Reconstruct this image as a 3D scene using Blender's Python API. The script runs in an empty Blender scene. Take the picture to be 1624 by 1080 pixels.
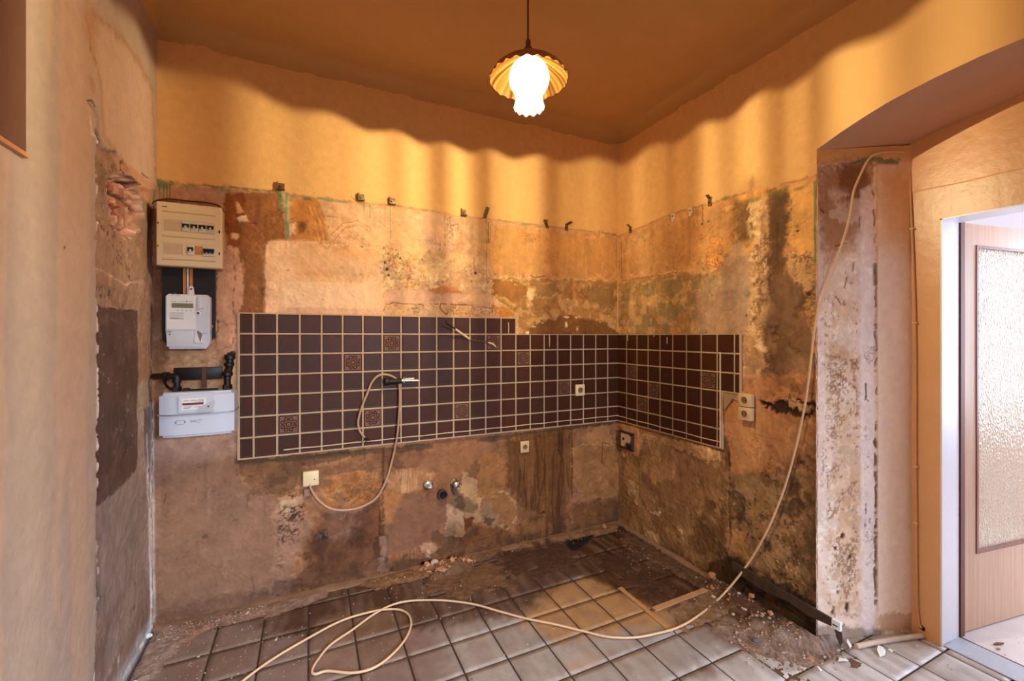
import bpy, bmesh, math, random
import numpy as np
from mathutils import Vector, Matrix
S = bpy.context.scene
COL = S.collection
# ------------------------------------------------------------------ camera, world, lights, exposure
CAM = np.array([-2.1627, -2.6763, 1.4378]); YAW = 0.4391; F = 686.7; CX = 812.0; CY = 532.8
SN, CS = math.sin(YAW), math.cos(YAW)
cam = bpy.data.cameras.new('camera'); camo = bpy.data.objects.new('camera', cam); COL.objects.link(camo)
camo.location = CAM; camo.rotation_euler = (math.pi/2, 0, -YAW)
cam.sensor_width = 36; cam.lens = F/1624*36; cam.shift_y = -(540-CY)/1624; cam.clip_start = 0.02
S.camera = camo
S.view_settings.view_transform = 'Standard'; S.view_settings.look = 'None'
S.view_settings.gamma = 1; S.view_settings.use_curve_mapping = False
S.view_settings.exposure = 0.0
w = bpy.data.worlds.new('sky'); S.world = w; w.use_nodes = True
w.node_tree.nodes['Background'].inputs[0].default_value = (0.75, 0.85, 1.0, 1)
w.node_tree.nodes['Background'].inputs[1].default_value = 0.1
def area(name, loc, rot, sx, sy, power, color):
    l = bpy.data.lights.new(name, 'AREA'); l.shape = 'RECTANGLE'; l.size = sx; l.size_y = sy
    l.energy = power; l.color = color
    o = bpy.data.objects.new(name, l); o.location = loc; o.rotation_euler = rot; COL.objects.link(o); return o
PI = math.pi
area('sky_beyond_window', (.1, -7.6, 3.5), (PI/2-.28, 0, .38), 4.2, 2.6, 2300, (0.66, 0.80, 1.0))
area('hall_daylight', (3.17, -2.35, 1.5), (0, PI/2, 0), 1.6, 1.3, 105, (0.74, 0.82, 1.0))
LAMP_D = 1.72
def at_depth(px, py, D):
    u = (px-CX)/F; v = (CY-py)/F
    return np.array([CAM[0]+D*(CS*u+SN), CAM[1]+D*(-SN*u+CS), CAM[2]+D*v])
LP = at_depth(838.5, 124, LAMP_D)
pl = bpy.data.lights.new('bulb_light', 'POINT'); pl.energy = 94; pl.color = (1.0, 0.84, 0.50); pl.shadow_soft_size = 0.004
plo = bpy.data.objects.new('bulb_light', pl); plo.location = (LP[0], LP[1], 2.425); COL.objects.link(plo)

def on_plane(px, py, o, n):
    """point of a surface measured on the photograph (surface given by a point and a normal)"""
    u = (px-CX)/F; v = (CY-py)/F
    r = np.array([CS*u+SN, -SN*u+CS, v]); o = np.array(o, float); n = np.array(n, float)
    return CAM + r*(np.dot(o-CAM, n)/np.dot(r, n))
def onY(px, py, y=0.0): return on_plane(px, py, (0, y, 0), (0, 1, 0))
def onX(px, py, x=0.0): return on_plane(px, py, (x, 0, 0), (1, 0, 0))
def onZ(px, py, z=0.0): return on_plane(px, py, (0, 0, z), (0, 0, 1))
XL = -2.849; HC = 3.0; XD = 0.49
JA = np.array([0.0, -1.443, 0.0]); JB = np.array([XD, -1.598, 0.0])
JD = (JB-JA); JLEN = float(np.linalg.norm(JD)); JD = JD/JLEN; JN = np.array([JD[1], -JD[0], 0.0])

# ------------------------------------------------------------------ helpers
def lin(c):
    return tuple(((x/255)/12.92 if x/255 <= .04045 else ((x/255+.055)/1.055)**2.4) for x in c)
def mat(name, c, rough=.6, metal=0.0, var=0.12, scale=40.0, bump=0.0, bscale=None, coat=0.0, rand=0.0, emit=None, estr=1.0, c2=None):
    m = bpy.data.materials.new(name); m.use_nodes = True; nt = m.node_tree; N = nt.nodes; L = nt.links
    b = N['Principled BSDF']; b.inputs['Roughness'].default_value = rough; b.inputs['Metallic'].default_value = metal
    if coat: b.inputs['Coat Weight'].default_value = coat
    tc = N.new('ShaderNodeTexCoord'); nz = N.new('ShaderNodeTexNoise'); nz.inputs['Scale'].default_value = scale
    nz.inputs['Detail'].default_value = 5; L.new(tc.outputs['Object'], nz.inputs['Vector'])
    mx = N.new('ShaderNodeMix'); mx.data_type = 'RGBA'; L.new(nz.outputs['Fac'], mx.inputs[0])
    a = np.array(lin(c)); d = np.array(lin(c2)) if c2 else a
    mx.inputs[6].default_value = (*(a*(1-var)), 1); mx.inputs[7].default_value = (*np.minimum(d*(1+var), 1), 1)
    out = mx.outputs[2]
    if rand:
        oi = N.new('ShaderNodeObjectInfo'); mr = N.new('ShaderNodeMapRange'); L.new(oi.outputs['Random'], mr.inputs[0])
        mr.inputs[3].default_value = 1-rand; mr.inputs[4].default_value = 1+rand
        vm = N.new('ShaderNodeVectorMath'); vm.operation = 'SCALE'; L.new(out, vm.inputs[0]); L.new(mr.outputs[0], vm.inputs['Scale']); out = vm.outputs[0]
    L.new(out, b.inputs['Base Color'])
    if bump:
        n2 = N.new('ShaderNodeTexNoise'); n2.inputs['Scale'].default_value = bscale or scale*2; n2.inputs['Detail'].default_value = 6
        L.new(tc.outputs['Object'], n2.inputs['Vector'])
        bp = N.new('ShaderNodeBump'); bp.inputs['Strength'].default_value = 1; bp.inputs['Distance'].default_value = bump
        L.new(n2.outputs['Fac'], bp.inputs['Height']); L.new(bp.outputs[0], b.inputs['Normal'])
    if emit:
        b.inputs['Emission Color'].default_value = (*lin(emit), 1); b.inputs['Emission Strength'].default_value = estr
    return m
def attr_mat(name, rough=.85, bump=.002, bs=60, var=.16, spec=.3, scale=22):
    """colour of the surface comes from its colour attribute, grain and fine relief from noise"""
    m = bpy.data.materials.new(name); m.use_nodes = True; nt = m.node_tree; N = nt.nodes; L = nt.links
    b = N['Principled BSDF']; b.inputs['Roughness'].default_value = rough; b.inputs['Specular IOR Level'].default_value = spec
    at = N.new('ShaderNodeAttribute'); at.attribute_name = 'Col'
    g = N.new('ShaderNodeNewGeometry')
    n1 = N.new('ShaderNodeTexNoise'); n1.inputs['Scale'].default_value = scale; n1.inputs['Detail'].default_value = 9; n1.inputs['Roughness'].default_value = .65
    L.new(g.outputs['Position'], n1.inputs['Vector'])
    mr = N.new('ShaderNodeMapRange'); L.new(n1.outputs['Fac'], mr.inputs[0]); mr.inputs[1].default_value = .25; mr.inputs[2].default_value = .75
    mr.inputs[3].default_value = 1-var; mr.inputs[4].default_value = 1+var
    vm = N.new('ShaderNodeVectorMath'); vm.operation = 'SCALE'; L.new(at.outputs['Color'], vm.inputs[0]); L.new(mr.outputs[0], vm.inputs['Scale'])
    L.new(vm.outputs[0], b.inputs['Base Color'])
    n2 = N.new('ShaderNodeTexNoise'); n2.inputs['Scale'].default_value = bs; n2.inputs['Detail'].default_value = 8
    L.new(g.outputs['Position'], n2.inputs['Vector'])
    bp = N.new('ShaderNodeBump'); bp.inputs['Strength'].default_value = 1; bp.inputs['Distance'].default_value = bump
    L.new(n2.outputs['Fac'], bp.inputs['Height']); L.new(bp.outputs[0], b.inputs['Normal'])
    return m

def world_off(p):
    v = Vector((0, 0, 0))
    while p is not None: v += p.location; p = p.parent
    return v
def link(name, me, m=None, parent=None, off=True):
    o = bpy.data.objects.new(name, me); COL.objects.link(o)
    if m is not None:
        for k in (m if isinstance(m, (list, tuple)) else [m]): me.materials.append(k)
    if parent is not None:
        if off: me.transform(Matrix.Translation(-world_off(parent)))
        o.parent = parent
    return o
def obj(name, bm, m=None, parent=None, smooth=False):
    me = bpy.data.meshes.new(name); bm.normal_update(); bm.to_mesh(me); bm.free()
    if smooth:
        me.polygons.foreach_set('use_smooth', [True]*len(me.polygons))
        me.set_sharp_from_angle(angle=math.radians(38))
    return link(name, me, m, parent)
def thing(name, label, cat, loc, group=None):
    o = bpy.data.objects.new(name, None); COL.objects.link(o); o.location = loc; o.empty_display_size = .05
    o['label'] = label; o['category'] = cat
    if group: o['group'] = group
    return o
def tag(o, label, cat, group=None, kind=None):
    o['label'] = label; o['category'] = cat
    if group: o['group'] = group
    if kind: o['kind'] = kind
    return o
def struct(o): o['kind'] = 'structure'; return o
def bx(bm, x0, x1, y0, y1, z0, z1, bev=0, seg=2, mi=0, rot=None, piv=None):
    r = bmesh.ops.create_cube(bm, size=1); vs = r['verts']
    for v in vs: v.co = Vector(((x0+x1)/2+v.co.x*(x1-x0), (y0+y1)/2+v.co.y*(y1-y0), (z0+z1)/2+v.co.z*(z1-z0)))
    fs = {f for v in vs for f in v.link_faces}
    if bev:
        es = list({e for v in vs for e in v.link_edges})
        r = bmesh.ops.bevel(bm, geom=es, offset=bev, segments=seg, affect='EDGES', profile=.5)
        vs = list({v for f in r['faces'] for v in f.verts} | {v for v in vs if v.is_valid}); fs = {f for v in vs for f in v.link_faces}
    for f in fs: f.material_index = mi
    if rot is not None:
        p = Vector(piv) if piv is not None else Vector(((x0+x1)/2, (y0+y1)/2, (z0+z1)/2))
        bmesh.ops.transform(bm, matrix=Matrix.Translation(p) @ rot @ Matrix.Translation(-p), verts=list(vs))
    return list(vs)
def smooth_path(pts, n=8):
    P = [np.array(p, float) for p in pts]; P = [2*P[0]-P[1]]+P+[2*P[-1]-P[-2]]; out = []
    for i in range(1, len(P)-2):
        a, b, c, d = P[i-1:i+3]
        for k in range(n):
            t = k/n
            out.append(.5*((2*b)+(-a+c)*t+(2*a-5*b+4*c-d)*t*t+(-a+3*b-3*c+d)*t**3))
    out.append(P[-2]); return out
def tube(bm, pts, r, seg=8, cap=True, mi=0):
    pts = [Vector(p) for p in pts]; rings = []; n = len(pts)
    up = None
    for i, p in enumerate(pts):
        t = (pts[min(i+1, n-1)]-pts[max(i-1, 0)]).normalized()
        if up is None: up = t.orthogonal().normalized()
        up = (up-t*up.dot(t)).normalized(); s = t.cross(up); rr = r[i] if isinstance(r, (list, tuple)) else r
        rings.append([bm.verts.new(p+(up*math.cos(a)+s*math.sin(a))*rr) for a in [2*PI*k/seg for k in range(seg)]])
    for i in range(n-1):
        for k in range(seg):
            f = bm.faces.new((rings[i][k], rings[i][(k+1) % seg], rings[i+1][(k+1) % seg], rings[i+1][k])); f.material_index = mi
    if cap:
        bm.faces.new(rings[0][::-1]).material_index = mi; bm.faces.new(rings[-1]).material_index = mi
def lathe(bm, o, axis, prof, seg=24, mi=0, fr=None, fz=None):
    """prof: list of (radius, height along the axis)"""
    o = Vector(o); ax = Vector(axis).normalized(); u = ax.orthogonal().normalized(); v = ax.cross(u)
    if abs(ax.z) > .99: u = Vector((1, 0, 0)); v = Vector((0, 1, 0)) if ax.z > 0 else Vector((0, -1, 0))
    rings = []
    for j, (r, h) in enumerate(prof):
        ring = []
        for k in range(seg):
            a = 2*PI*k/seg; rr = r*(fr(a, j) if fr else 1); hh = h+(fz(a, j) if fz else 0)
            ring.append(bm.verts.new(o+(u*math.cos(a)+v*math.sin(a))*max(rr, 1e-5)+ax*hh))
        rings.append(ring)
    for i in range(len(prof)-1):
        for k in range(seg):
            f = bm.faces.new((rings[i][k], rings[i][(k+1) % seg], rings[i+1][(k+1) % seg], rings[i+1][k])); f.material_index = mi
    return rings
def cap(bm, ring, mi=0, flip=False): bm.faces.new(ring[::-1] if flip else ring).material_index = mi
def cyl(bm, o, axis, r, h, seg=20, mi=0, bev=0):
    pr = [(r, 0), (r, h)] if not bev else [(r-bev, 0), (r, bev), (r, h-bev), (r-bev, h)]
    R = lathe(bm, o, axis, pr, seg, mi); cap(bm, R[0], mi, True); cap(bm, R[-1], mi)
def prism(bm, pts, ax, d0, d1, mi=0):
    """pts: polygon in 3D, extruded from d0 to d1 along ax"""
    a = Vector(ax); A = [bm.verts.new(Vector(p)+a*d0) for p in pts]; B = [bm.verts.new(Vector(p)+a*d1) for p in pts]
    n = len(pts)
    for i in range(n): bm.faces.new((A[i], A[(i+1) % n], B[(i+1) % n], B[i])).material_index = mi
    bm.faces.new(A[::-1]).material_index = mi; bm.faces.new(B).material_index = mi
def recalc(bm): bmesh.ops.recalc_face_normals(bm, faces=bm.faces)
def text(name, s, size, loc, rot, m, parent, extrude=.0004, sx=1):
    cu = bpy.data.curves.new(name, 'FONT'); cu.body = s; cu.size = size; cu.extrude = extrude; cu.align_x = 'CENTER'; cu.align_y = 'CENTER'
    cu.resolution_u = 3
    t = bpy.data.objects.new(name, cu); COL.objects.link(t)
    dg = bpy.context.evaluated_depsgraph_get(); dg.update(); me = bpy.data.meshes.new_from_object(t.evaluated_get(dg))
    bpy.data.objects.remove(t); me.transform(Matrix.LocRotScale(Vector(loc), rot, Vector((sx, 1, 1)))); me.materials.clear(); me.name = name
    return link(name, me, m, parent)

def split(o):
    """every loose piece of a part becomes a part of its own"""
    bm = bmesh.new(); bm.from_mesh(o.data); seen = set(); isl = []
    for v in bm.verts:
        if v in seen: continue
        st = [v]; seen.add(v); g = []
        while st:
            a = st.pop(); g.append(a)
            for e in a.link_edges:
                b = e.other_vert(a)
                if b not in seen: seen.add(b); st.append(b)
        isl.append([x.index for x in g])
    bm.free()
    if len(isl) < 2: return o
    src = o.data; mats = list(src.materials); name = src.name.split('.')[0]
    for k, g in enumerate(isl):
        b2 = bmesh.new(); b2.from_mesh(src); b2.verts.ensure_lookup_table(); keep = set(g)
        bmesh.ops.delete(b2, geom=[v for v in b2.verts if v.index not in keep], context='VERTS')
        me = bpy.data.meshes.new(name); b2.to_mesh(me); b2.free()
        for m in mats: me.materials.append(m)
        if k == 0: first = me
        else:
            c = bpy.data.objects.new(name, me); COL.objects.link(c); c.parent = o.parent; c.location = o.location; c.rotation_euler = o.rotation_euler
    o.data = first
    return o
# ------------------------------------------------------------------ procedural painting of weathered surfaces
def vnoise(x, y, seed):
    r = np.random.RandomState(seed); T = r.rand(256, 256).astype(np.float32)
    xi = np.floor(x).astype(int); yi = np.floor(y).astype(int); fx = x-xi; fy = y-yi
    fx = fx*fx*(3-2*fx); fy = fy*fy*(3-2*fy)
    a = T[yi & 255, xi & 255]; b = T[yi & 255, (xi+1) & 255]; c = T[(yi+1) & 255, xi & 255]; d = T[(yi+1) & 255, (xi+1) & 255]
    return (a*(1-fx)+b*fx)*(1-fy)+(c*(1-fx)+d*fx)*fy
def fbm(U, V, sc, seed, oc=4, ar=1.0):
    s = 0; a = 1; t = 0
    for k in range(oc):
        f = (2.03**k)/sc; s = s+a*vnoise(U*f+17.3*k+100, V*f/ar+9.1*k+100, seed+k); t += a; a *= .55
    return s/t-.5
def sst(e0, e1, x):
    if e0 > e1: return 1-sst(e1, e0, x)
    t = np.clip((x-e0)/(e1-e0), 0, 1); return t*t*(3-2*t)
class Surf:
    def __init__(s, o, ud, n, U, V, base):
        s.o = np.array(o, float); s.ud = np.array(ud, float); s.n = np.array(n, float); s.vd = np.array([0, 0, 1.0])
        s.U = U; s.V = V; s.C = np.zeros(U.shape+(3,)); s.C[:] = lin(base); s.H = np.zeros(U.shape)
        s.seed = 11
        s.w = [fbm(U, V, sc, 900+i, 4) for i, sc in enumerate((.03, .08, .25))]
    def uv(s, pts):
        out = []
        for p in pts:
            q = on_plane(p[0], p[1], s.o, s.n)-s.o; out.append((q@s.ud, q[2]+s.o[2]*0))
        return np.array(out)
    def sd(s, P, margin):
        U, V = s.U, s.V
        m = (U > P[:, 0].min()-margin) & (U < P[:, 0].max()+margin) & (V > P[:, 1].min()-margin) & (V < P[:, 1].max()+margin)
        x = U[m]; y = V[m]; d = np.full(x.shape, 1e9); ins = np.zeros(x.shape, bool)
        for i in range(len(P)):
            a = P[i]; b = P[(i+1) % len(P)]; e = b-a; L = e@e+1e-12
            t = np.clip(((x-a[0])*e[0]+(y-a[1])*e[1])/L, 0, 1); d = np.minimum(d, (x-a[0]-t*e[0])**2+(y-a[1]-t*e[1])**2)
            if a[1] != b[1]:
                c = ((a[1] > y) != (b[1] > y)) & (x < (b[0]-a[0])*(y-a[1])/(b[1]-a[1])+a[0]); ins ^= c
        d = np.sqrt(d); return m, np.where(ins, -d, d)
    def app(s, m, k, col, h, op):
        k = k*op
        if col is not None: s.C[m] += (np.array(lin(col))-s.C[m])*k[:, None]
        if h: s.H[m] += h*k*1.5
    def poly(s, pts, col=None, op=1, soft=.006, jag=.03, js=0, h=0, rim=None, tex=0, dirt=None):
        """patch; jag = roughness of its edge; rim = (colour, width) of a flaked edge; tex = how much of it survives unevenly"""
        s.seed += 7; P = s.uv(pts); m, d = s.sd(P, soft+jag*1.6+.03)
        n = fbm(s.U[m], s.V[m], (.035, .1, .3)[js], s.seed, 5)+.45*fbm(s.U[m], s.V[m], .011, s.seed+50, 2)
        d2 = d+n*jag*2.6; k = 1-sst(-soft, soft, d2)
        if tex:
            t = fbm(s.U[m], s.V[m], .05, s.seed+3, 5); k = k*sst(-.25, .15, t+(.5-tex))
        s.app(m, k, col, h, op)
        if rim:
            r = np.exp(-(d2/rim[1])**2)*sst(-.12, .12, fbm(s.U[m], s.V[m], .06, s.seed+5, 3)+.02); s.app(m, r, rim[0], rim[2] if len(rim) > 2 else 0, 1)
    def blob(s, p, rx, ry, col, op=1, soft=.6, jag=.3, h=0):
        s.seed += 7; c = s.uv([p])[0]; q = max(rx, ry)*1.8
        m = (abs(s.U-c[0]) < q) & (abs(s.V-c[1]) < q); x = (s.U[m]-c[0])/rx; y = (s.V[m]-c[1])/ry
        d = np.sqrt(x*x+y*y)+fbm(s.U[m], s.V[m], min(rx, ry), s.seed, 4)*jag*2
        s.app(m, 1-sst(1-soft, 1+soft*.3, d), col, h, op)
    def line(s, pts, wd, col, op=1, jag=.004, h=0, brk=0, soft=None):
        s.seed += 7; P = s.uv(pts); q = wd*2+jag*2+.01
        x0, x1, y0, y1 = P[:, 0].min()-q, P[:, 0].max()+q, P[:, 1].min()-q, P[:, 1].max()+q
        m = (s.U > x0) & (s.U < x1) & (s.V > y0) & (s.V < y1); x = s.U[m].copy(); y = s.V[m].copy()
        x += fbm(x, y, .05, s.seed, 4)*jag*2; y += fbm(x, y, .05, s.seed+31, 4)*jag*2
        d = np.full(x.shape, 1e9)
        for a, b in zip(P[:-1], P[1:]):
            e = b-a; t = np.clip(((x-a[0])*e[0]+(y-a[1])*e[1])/(e@e+1e-12), 0, 1); d = np.minimum(d, np.hypot(x-a[0]-t*e[0], y-a[1]-t*e[1]))
        sf = soft or wd*.8; k = 1-sst(max(wd-sf, 0), wd+sf*.5, d)
        if brk: k *= sst(-.05, .1, fbm(x, y, .03, s.seed+9, 3)+.25-brk*.5)
        s.app(m, k, col, h, op)
    def cracks(s, pts, sc=.03, wd=.07, col=(70, 45, 30), op=.8, h=-.0015, dens=.5, ar=1.0):
        """network of fine cracks inside an area"""
        s.seed += 7; P = s.uv(pts); m, d = s.sd(P, .02); U, V = s.U[m], s.V[m]
        a = fbm(U, V, sc, s.seed, 3, ar); b = fbm(U, V, sc*1.4, s.seed+40, 3, ar); g = fbm(U, V, sc*4, s.seed+80, 3)
        k = np.maximum(1-sst(wd*.08, wd*.35, abs(a)), 1-sst(wd*.05, wd*.3, abs(b)))*sst(-.02, .08, g+dens-.5)
        s.app(m, k*(1-sst(-.02, .01, d)), col, h, op)
    def specks(s, pts, sc=.012, th=.22, col=(80, 50, 30), op=.8, h=-.001, ar=1.0):
        s.seed += 7; P = s.uv(pts); m, d = s.sd(P, .02); U, V = s.U[m], s.V[m]
        th = th+.07; k = sst(th, th+.05, fbm(U, V, sc, s.seed, 2, ar)+.5*fbm(U, V, sc*8, s.seed+5, 2))*(1-sst(-.03, .01, d)); s.app(m, k, col, h, op)
    def mottle(s, pts, cols, sc=.08, op=.6, soft=.02, ar=1.0, th=.02, h=0):
        """irregular blotches of several colours inside an area"""
        P = s.uv(pts); m, d = s.sd(P, soft+.03); U, V = s.U[m], s.V[m]; e = 1-sst(-soft-.01, soft, d+fbm(U, V, .08, s.seed+1, 3)*.04)
        for i, c in enumerate(cols):
            s.seed += 7; k = sst(th, th+.07, fbm(U, V, sc, s.seed, 5, ar)); s.app(m, k*e, c, h, op)
    def streaks(s, pts, col, sc=.02, op=.5, th=.02, soft=.03):
        P = s.uv(pts); m, d = s.sd(P, soft+.03); U, V = s.U[m], s.V[m]; s.seed += 7
        e = 1-sst(-soft, soft*.3, d+fbm(U, V, .08, s.seed+1, 3)*.04)
        k = sst(th, th+.1, fbm(U+fbm(U, V, .2, s.seed+2, 2)*.03, V, sc, s.seed, 3, 14)); s.app(m, k*e, col, 0, op)
    def finish(s, pts, tone=1.0, rel=1.0, soft=.02):
        """uneven tone, hairline cracks and small relief of bare old plaster inside an area"""
        P = s.uv(pts); m, d = s.sd(P, soft+.05); U, V = s.U[m], s.V[m]; e = 1-sst(-soft, soft*.2, d+fbm(U, V, .08, 5, 3)*.04)
        n1 = fbm(U, V, .014, 401, 3); n2 = fbm(U, V, .045, 402, 5); n3 = fbm(U, V, .14, 403, 5); n4 = fbm(U, V, .03, 404, 4, 6)
        k = 1+e*tone*(.30*n1+.55*n2+.55*n3+.30*n4); c = s.C[m]*k[:, None]
        c[:, 2] *= 1-e*tone*.22*n3; c[:, 1] *= 1-e*tone*.05*fbm(U, V, .2, 409, 4)
        r = 1-sst(.0, .022, abs(fbm(U, V, .11, 405, 5))); r *= sst(.02, .12, fbm(U, V, .16, 406, 3))
        c *= (1-.45*e*tone*r)[:, None]
        hl = sst(.10, .2, fbm(U, V, .035, 407, 5)+n1*.3)*sst(.0, .12, fbm(U, V, .2, 408, 3)); c += (np.minimum(c*1.45, 1)-c)*(hl*e*.55)[:, None]
        s.C[m] = c; s.H[m] += e*rel*(.0042*n1+.007*n2+.0018*hl-.0014*r)
    def mesh(s, name, m, parent=None, keep=None):
        h = s.H+s.w[0]*.0016+s.w[1]*.004+s.w[2]*.006
        P = s.o+s.U[..., None]*s.ud+s.V[..., None]*s.vd+h[..., None]*s.n
        return grid_mesh(name, P, s.C, m, parent, np.cross(s.ud, s.vd)@s.n < 0, keep)
def grid_mesh(name, P, C, m, parent=None, flip=False, keep=None):
    ny, nx = P.shape[:2]; idx = np.arange(ny*nx).reshape(ny, nx)
    q = np.stack([idx[:-1, :-1], idx[:-1, 1:], idx[1:, 1:], idx[1:, :-1]], -1)
    if flip: q = q[..., ::-1]
    if keep is not None:
        q = q[keep]
    q = q.reshape(-1, 4)
    V = P.reshape(-1, 3); CC = C.reshape(-1, 3)
    if keep is not None:
        used = np.unique(q); mp = np.zeros(len(V), int); mp[used] = np.arange(len(used)); q = mp[q]; V = V[used]; CC = CC[used]
    return raw_mesh(name, V, q, CC, m, parent)
def raw_mesh(name, V, q, CC, m, parent=None, smooth=True):
    me = bpy.data.meshes.new(name); n = len(V); k = q.shape[1]
    if parent is not None: V = V-np.array(world_off(parent))
    me.vertices.add(n); me.vertices.foreach_set('co', np.ascontiguousarray(V, np.float32).ravel())
    me.loops.add(q.size); me.loops.foreach_set('vertex_index', np.ascontiguousarray(q, np.int32).ravel())
    me.polygons.add(len(q)); me.polygons.foreach_set('loop_start', np.arange(len(q), dtype=np.int32)*k)
    try: me.polygons.foreach_set('loop_total', np.full(len(q), k, np.int32))
    except Exception: pass
    me.update(calc_edges=True)
    if smooth: me.polygons.foreach_set('use_smooth', np.ones(len(q), bool))
    a = me.color_attributes.new('Col', 'FLOAT_COLOR', 'POINT')
    a.data.foreach_set('color', np.concatenate([np.clip(CC, 0, 1), np.ones((n, 1))], 1).astype(np.float32).ravel())
    me.validate()
    return link(name, me, m, parent, off=False)
def set_col(o, c):
    me = o.data; a = me.color_attributes.new('Col', 'FLOAT_COLOR', 'POINT'); n = len(me.vertices)
    a.data.foreach_set('color', np.tile(np.array([*lin(c), 1], np.float32), n)); return o
M_PLASTER = attr_mat('weathered_plaster', .86, .0016, 70, .10)
M_PAINT_SMOOTH = attr_mat('distempered_plaster', .8, .0007, 30, .05, scale=6)
PAINT = (228, 177, 112)

# ================================================================== BACK WALL
def wgrid(u0, u1, v0, vm, v1, st, stu=.02):
    u = np.linspace(u0, u1, int(abs(u1-u0)/st)+1); v = np.concatenate([np.arange(v0, vm, st), np.arange(vm, v1, stu), [v1]])
    return np.meshgrid(u, v)
U, V = wgrid(XL-.02, .02, -.02, 2.32, HC, .0042)
B = Surf((0, 0, 0), (1, 0, 0), (0, -1, 0), U, V, PAINT)
LINE = [(236, 283), (310, 292), (400, 300), (446, 303), (460, 309), (520, 315), (560, 320), (622, 325), (700, 337), (735, 343), (800, 350), (865, 358), (930, 366), (990, 374)]
B.poly([(225, 1100)]+LINE+[(1010, 380), (1010, 900), (600, 1100)], (206, 158, 116), soft=.004, jag=.012, h=-.004)
full = [(225, 1100), (236, 290), (440, 306), (990, 380), (1010, 900)]
B.mottle(full, [(190, 140, 98), (220, 176, 134)], .22, .5)
B.mottle(full, [(176, 128, 86), (222, 184, 146)], .05, .3, th=.08)
# upper band, left of the tiles
B.poly([(236, 292), (362, 300), (366, 330), (352, 345), (236, 330)], (186, 140, 118), jag=.012, tex=.3)
B.poly([(236, 420), (262, 420), (262, 640), (250, 800), (236, 800)], (120, 78, 48), op=.8, soft=.02, jag=.02)
B.poly([(356, 303), (446, 304), (455, 384), (424, 388), (419, 501), (381, 501), (386, 430), (378, 396), (362, 398), (352, 350)], (150, 96, 58), jag=.012, soft=.01)
B.streaks([(370, 303), (446, 304), (420, 500), (385, 500)], (116, 66, 34), .05, .5)
B.poly([(358, 306), (384, 306), (392, 330), (380, 352), (378, 392), (360, 398), (354, 350)], (134, 72, 32), op=.9, jag=.02)
B.specks([(356, 303), (446, 304), (440, 380), (384, 400)], .02, .2, (70, 38, 20), .6)
B.poly([(374, 345), (390, 340), (393, 350), (378, 354)], (226, 188, 154), jag=.012, h=.004)
B.poly([(372, 320), (380, 320), (385, 336), (376, 336)], (206, 156, 110), jag=.012, h=.003)
B.poly([(368, 368), (378, 370), (377, 378), (368, 377)], (224, 184, 152), jag=.01, h=.004)
B.poly([(341, 424), (358, 392), (364, 388), (378, 394), (384, 425), (386, 480), (378, 500), (378, 566), (345, 570)], (206, 154, 122), jag=.012, h=.002, rim=((150, 96, 62), .005, -.002))
B.line([(371, 420), (374, 442), (368, 470), (372, 520), (368, 545)], .004, (140, 88, 60), jag=.008, h=-.002, brk=.4)
B.line([(373, 400), (372, 430)], .006, (222, 180, 146), jag=.008, h=.003, brk=.5)
# fibrous tan patch right of the green streak
B.poly([(459, 312), (505, 314), (516, 345), (524, 384), (462, 384)], (196, 134, 76), jag=.02, soft=.012)
B.poly([(464, 318), (500, 318), (512, 375), (468, 384)], (176, 112, 56), op=.6, jag=.04, tex=.5)
for k in range(9):
    x = 486+4.2*k; B.line([(x, 325+k*2), (x+9, 352), (x+16, 383)], .0022, (226, 172, 112) if k % 2 else (150, 92, 48), .8, jag=.006, h=.0012, brk=.3)
B.poly([(472, 352), (488, 352), (488, 367), (474, 368)], (134, 84, 46), jag=.012, soft=.01)
B.poly([(455, 352), (469, 353), (468, 370), (458, 372)], (226, 186, 150), jag=.012, h=.004)
B.poly([(530, 322), (612, 330), (700, 345), (706, 398), (610, 396), (534, 386), (518, 350)], (222, 172, 130), jag=.03, soft=.015)
for pts in ([(525, 372), (545, 353), (566, 350), (588, 362)], [(530, 380), (548, 360), (570, 357), (584, 366)], [(600, 350), (612, 360)], [(518, 342), (534, 344)], [(556, 312), (570, 322), (590, 330), (604, 328)]):
    B.line(pts, .003, (172, 112, 66), .9, jag=.006, h=-.0015)
B.specks([(540, 356), (600, 360), (600, 384), (536, 384)], .01, .2, (190, 136, 100), .7)
# smooth light rectangle above the tiles
B.poly([(419, 388), (430, 381), (470, 380), (600, 391), (609, 400), (609, 502), (420, 502)], (226, 178, 140), jag=.006, h=.003, rim=((188, 136, 94), .004, .001))
B.poly([(470, 384), (604, 394), (606, 445), (560, 452), (500, 452), (465, 430)], (222, 168, 116), op=.8, jag=.03, soft=.02)
B.poly([(530, 392), (600, 398), (596, 412), (530, 404)], (214, 142, 76), op=.7, jag=.02, soft=.015)
B.poly([(476, 434), (492, 428), (535, 430), (530, 440), (500, 440)], (206, 140, 78), op=.8, jag=.02, soft=.012)
B.poly([(446, 447), (582, 450), (584, 490), (446, 488)], (236, 192, 152), jag=.005, soft=.008, h=.0012)
B.poly([(447, 489), (600, 491), (605, 501), (425, 501)], (208, 152, 114), op=.7, jag=.01, soft=.01)
for p in ((456, 429), (572, 435), (541, 425), (480, 468), (512, 476), (574, 391)): B.blob(p, .009, .005, (96, 62, 40), h=-.002)
B.line([(575, 447), (545, 455), (560, 470)], .0015, (190, 136, 96), .6)
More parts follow.
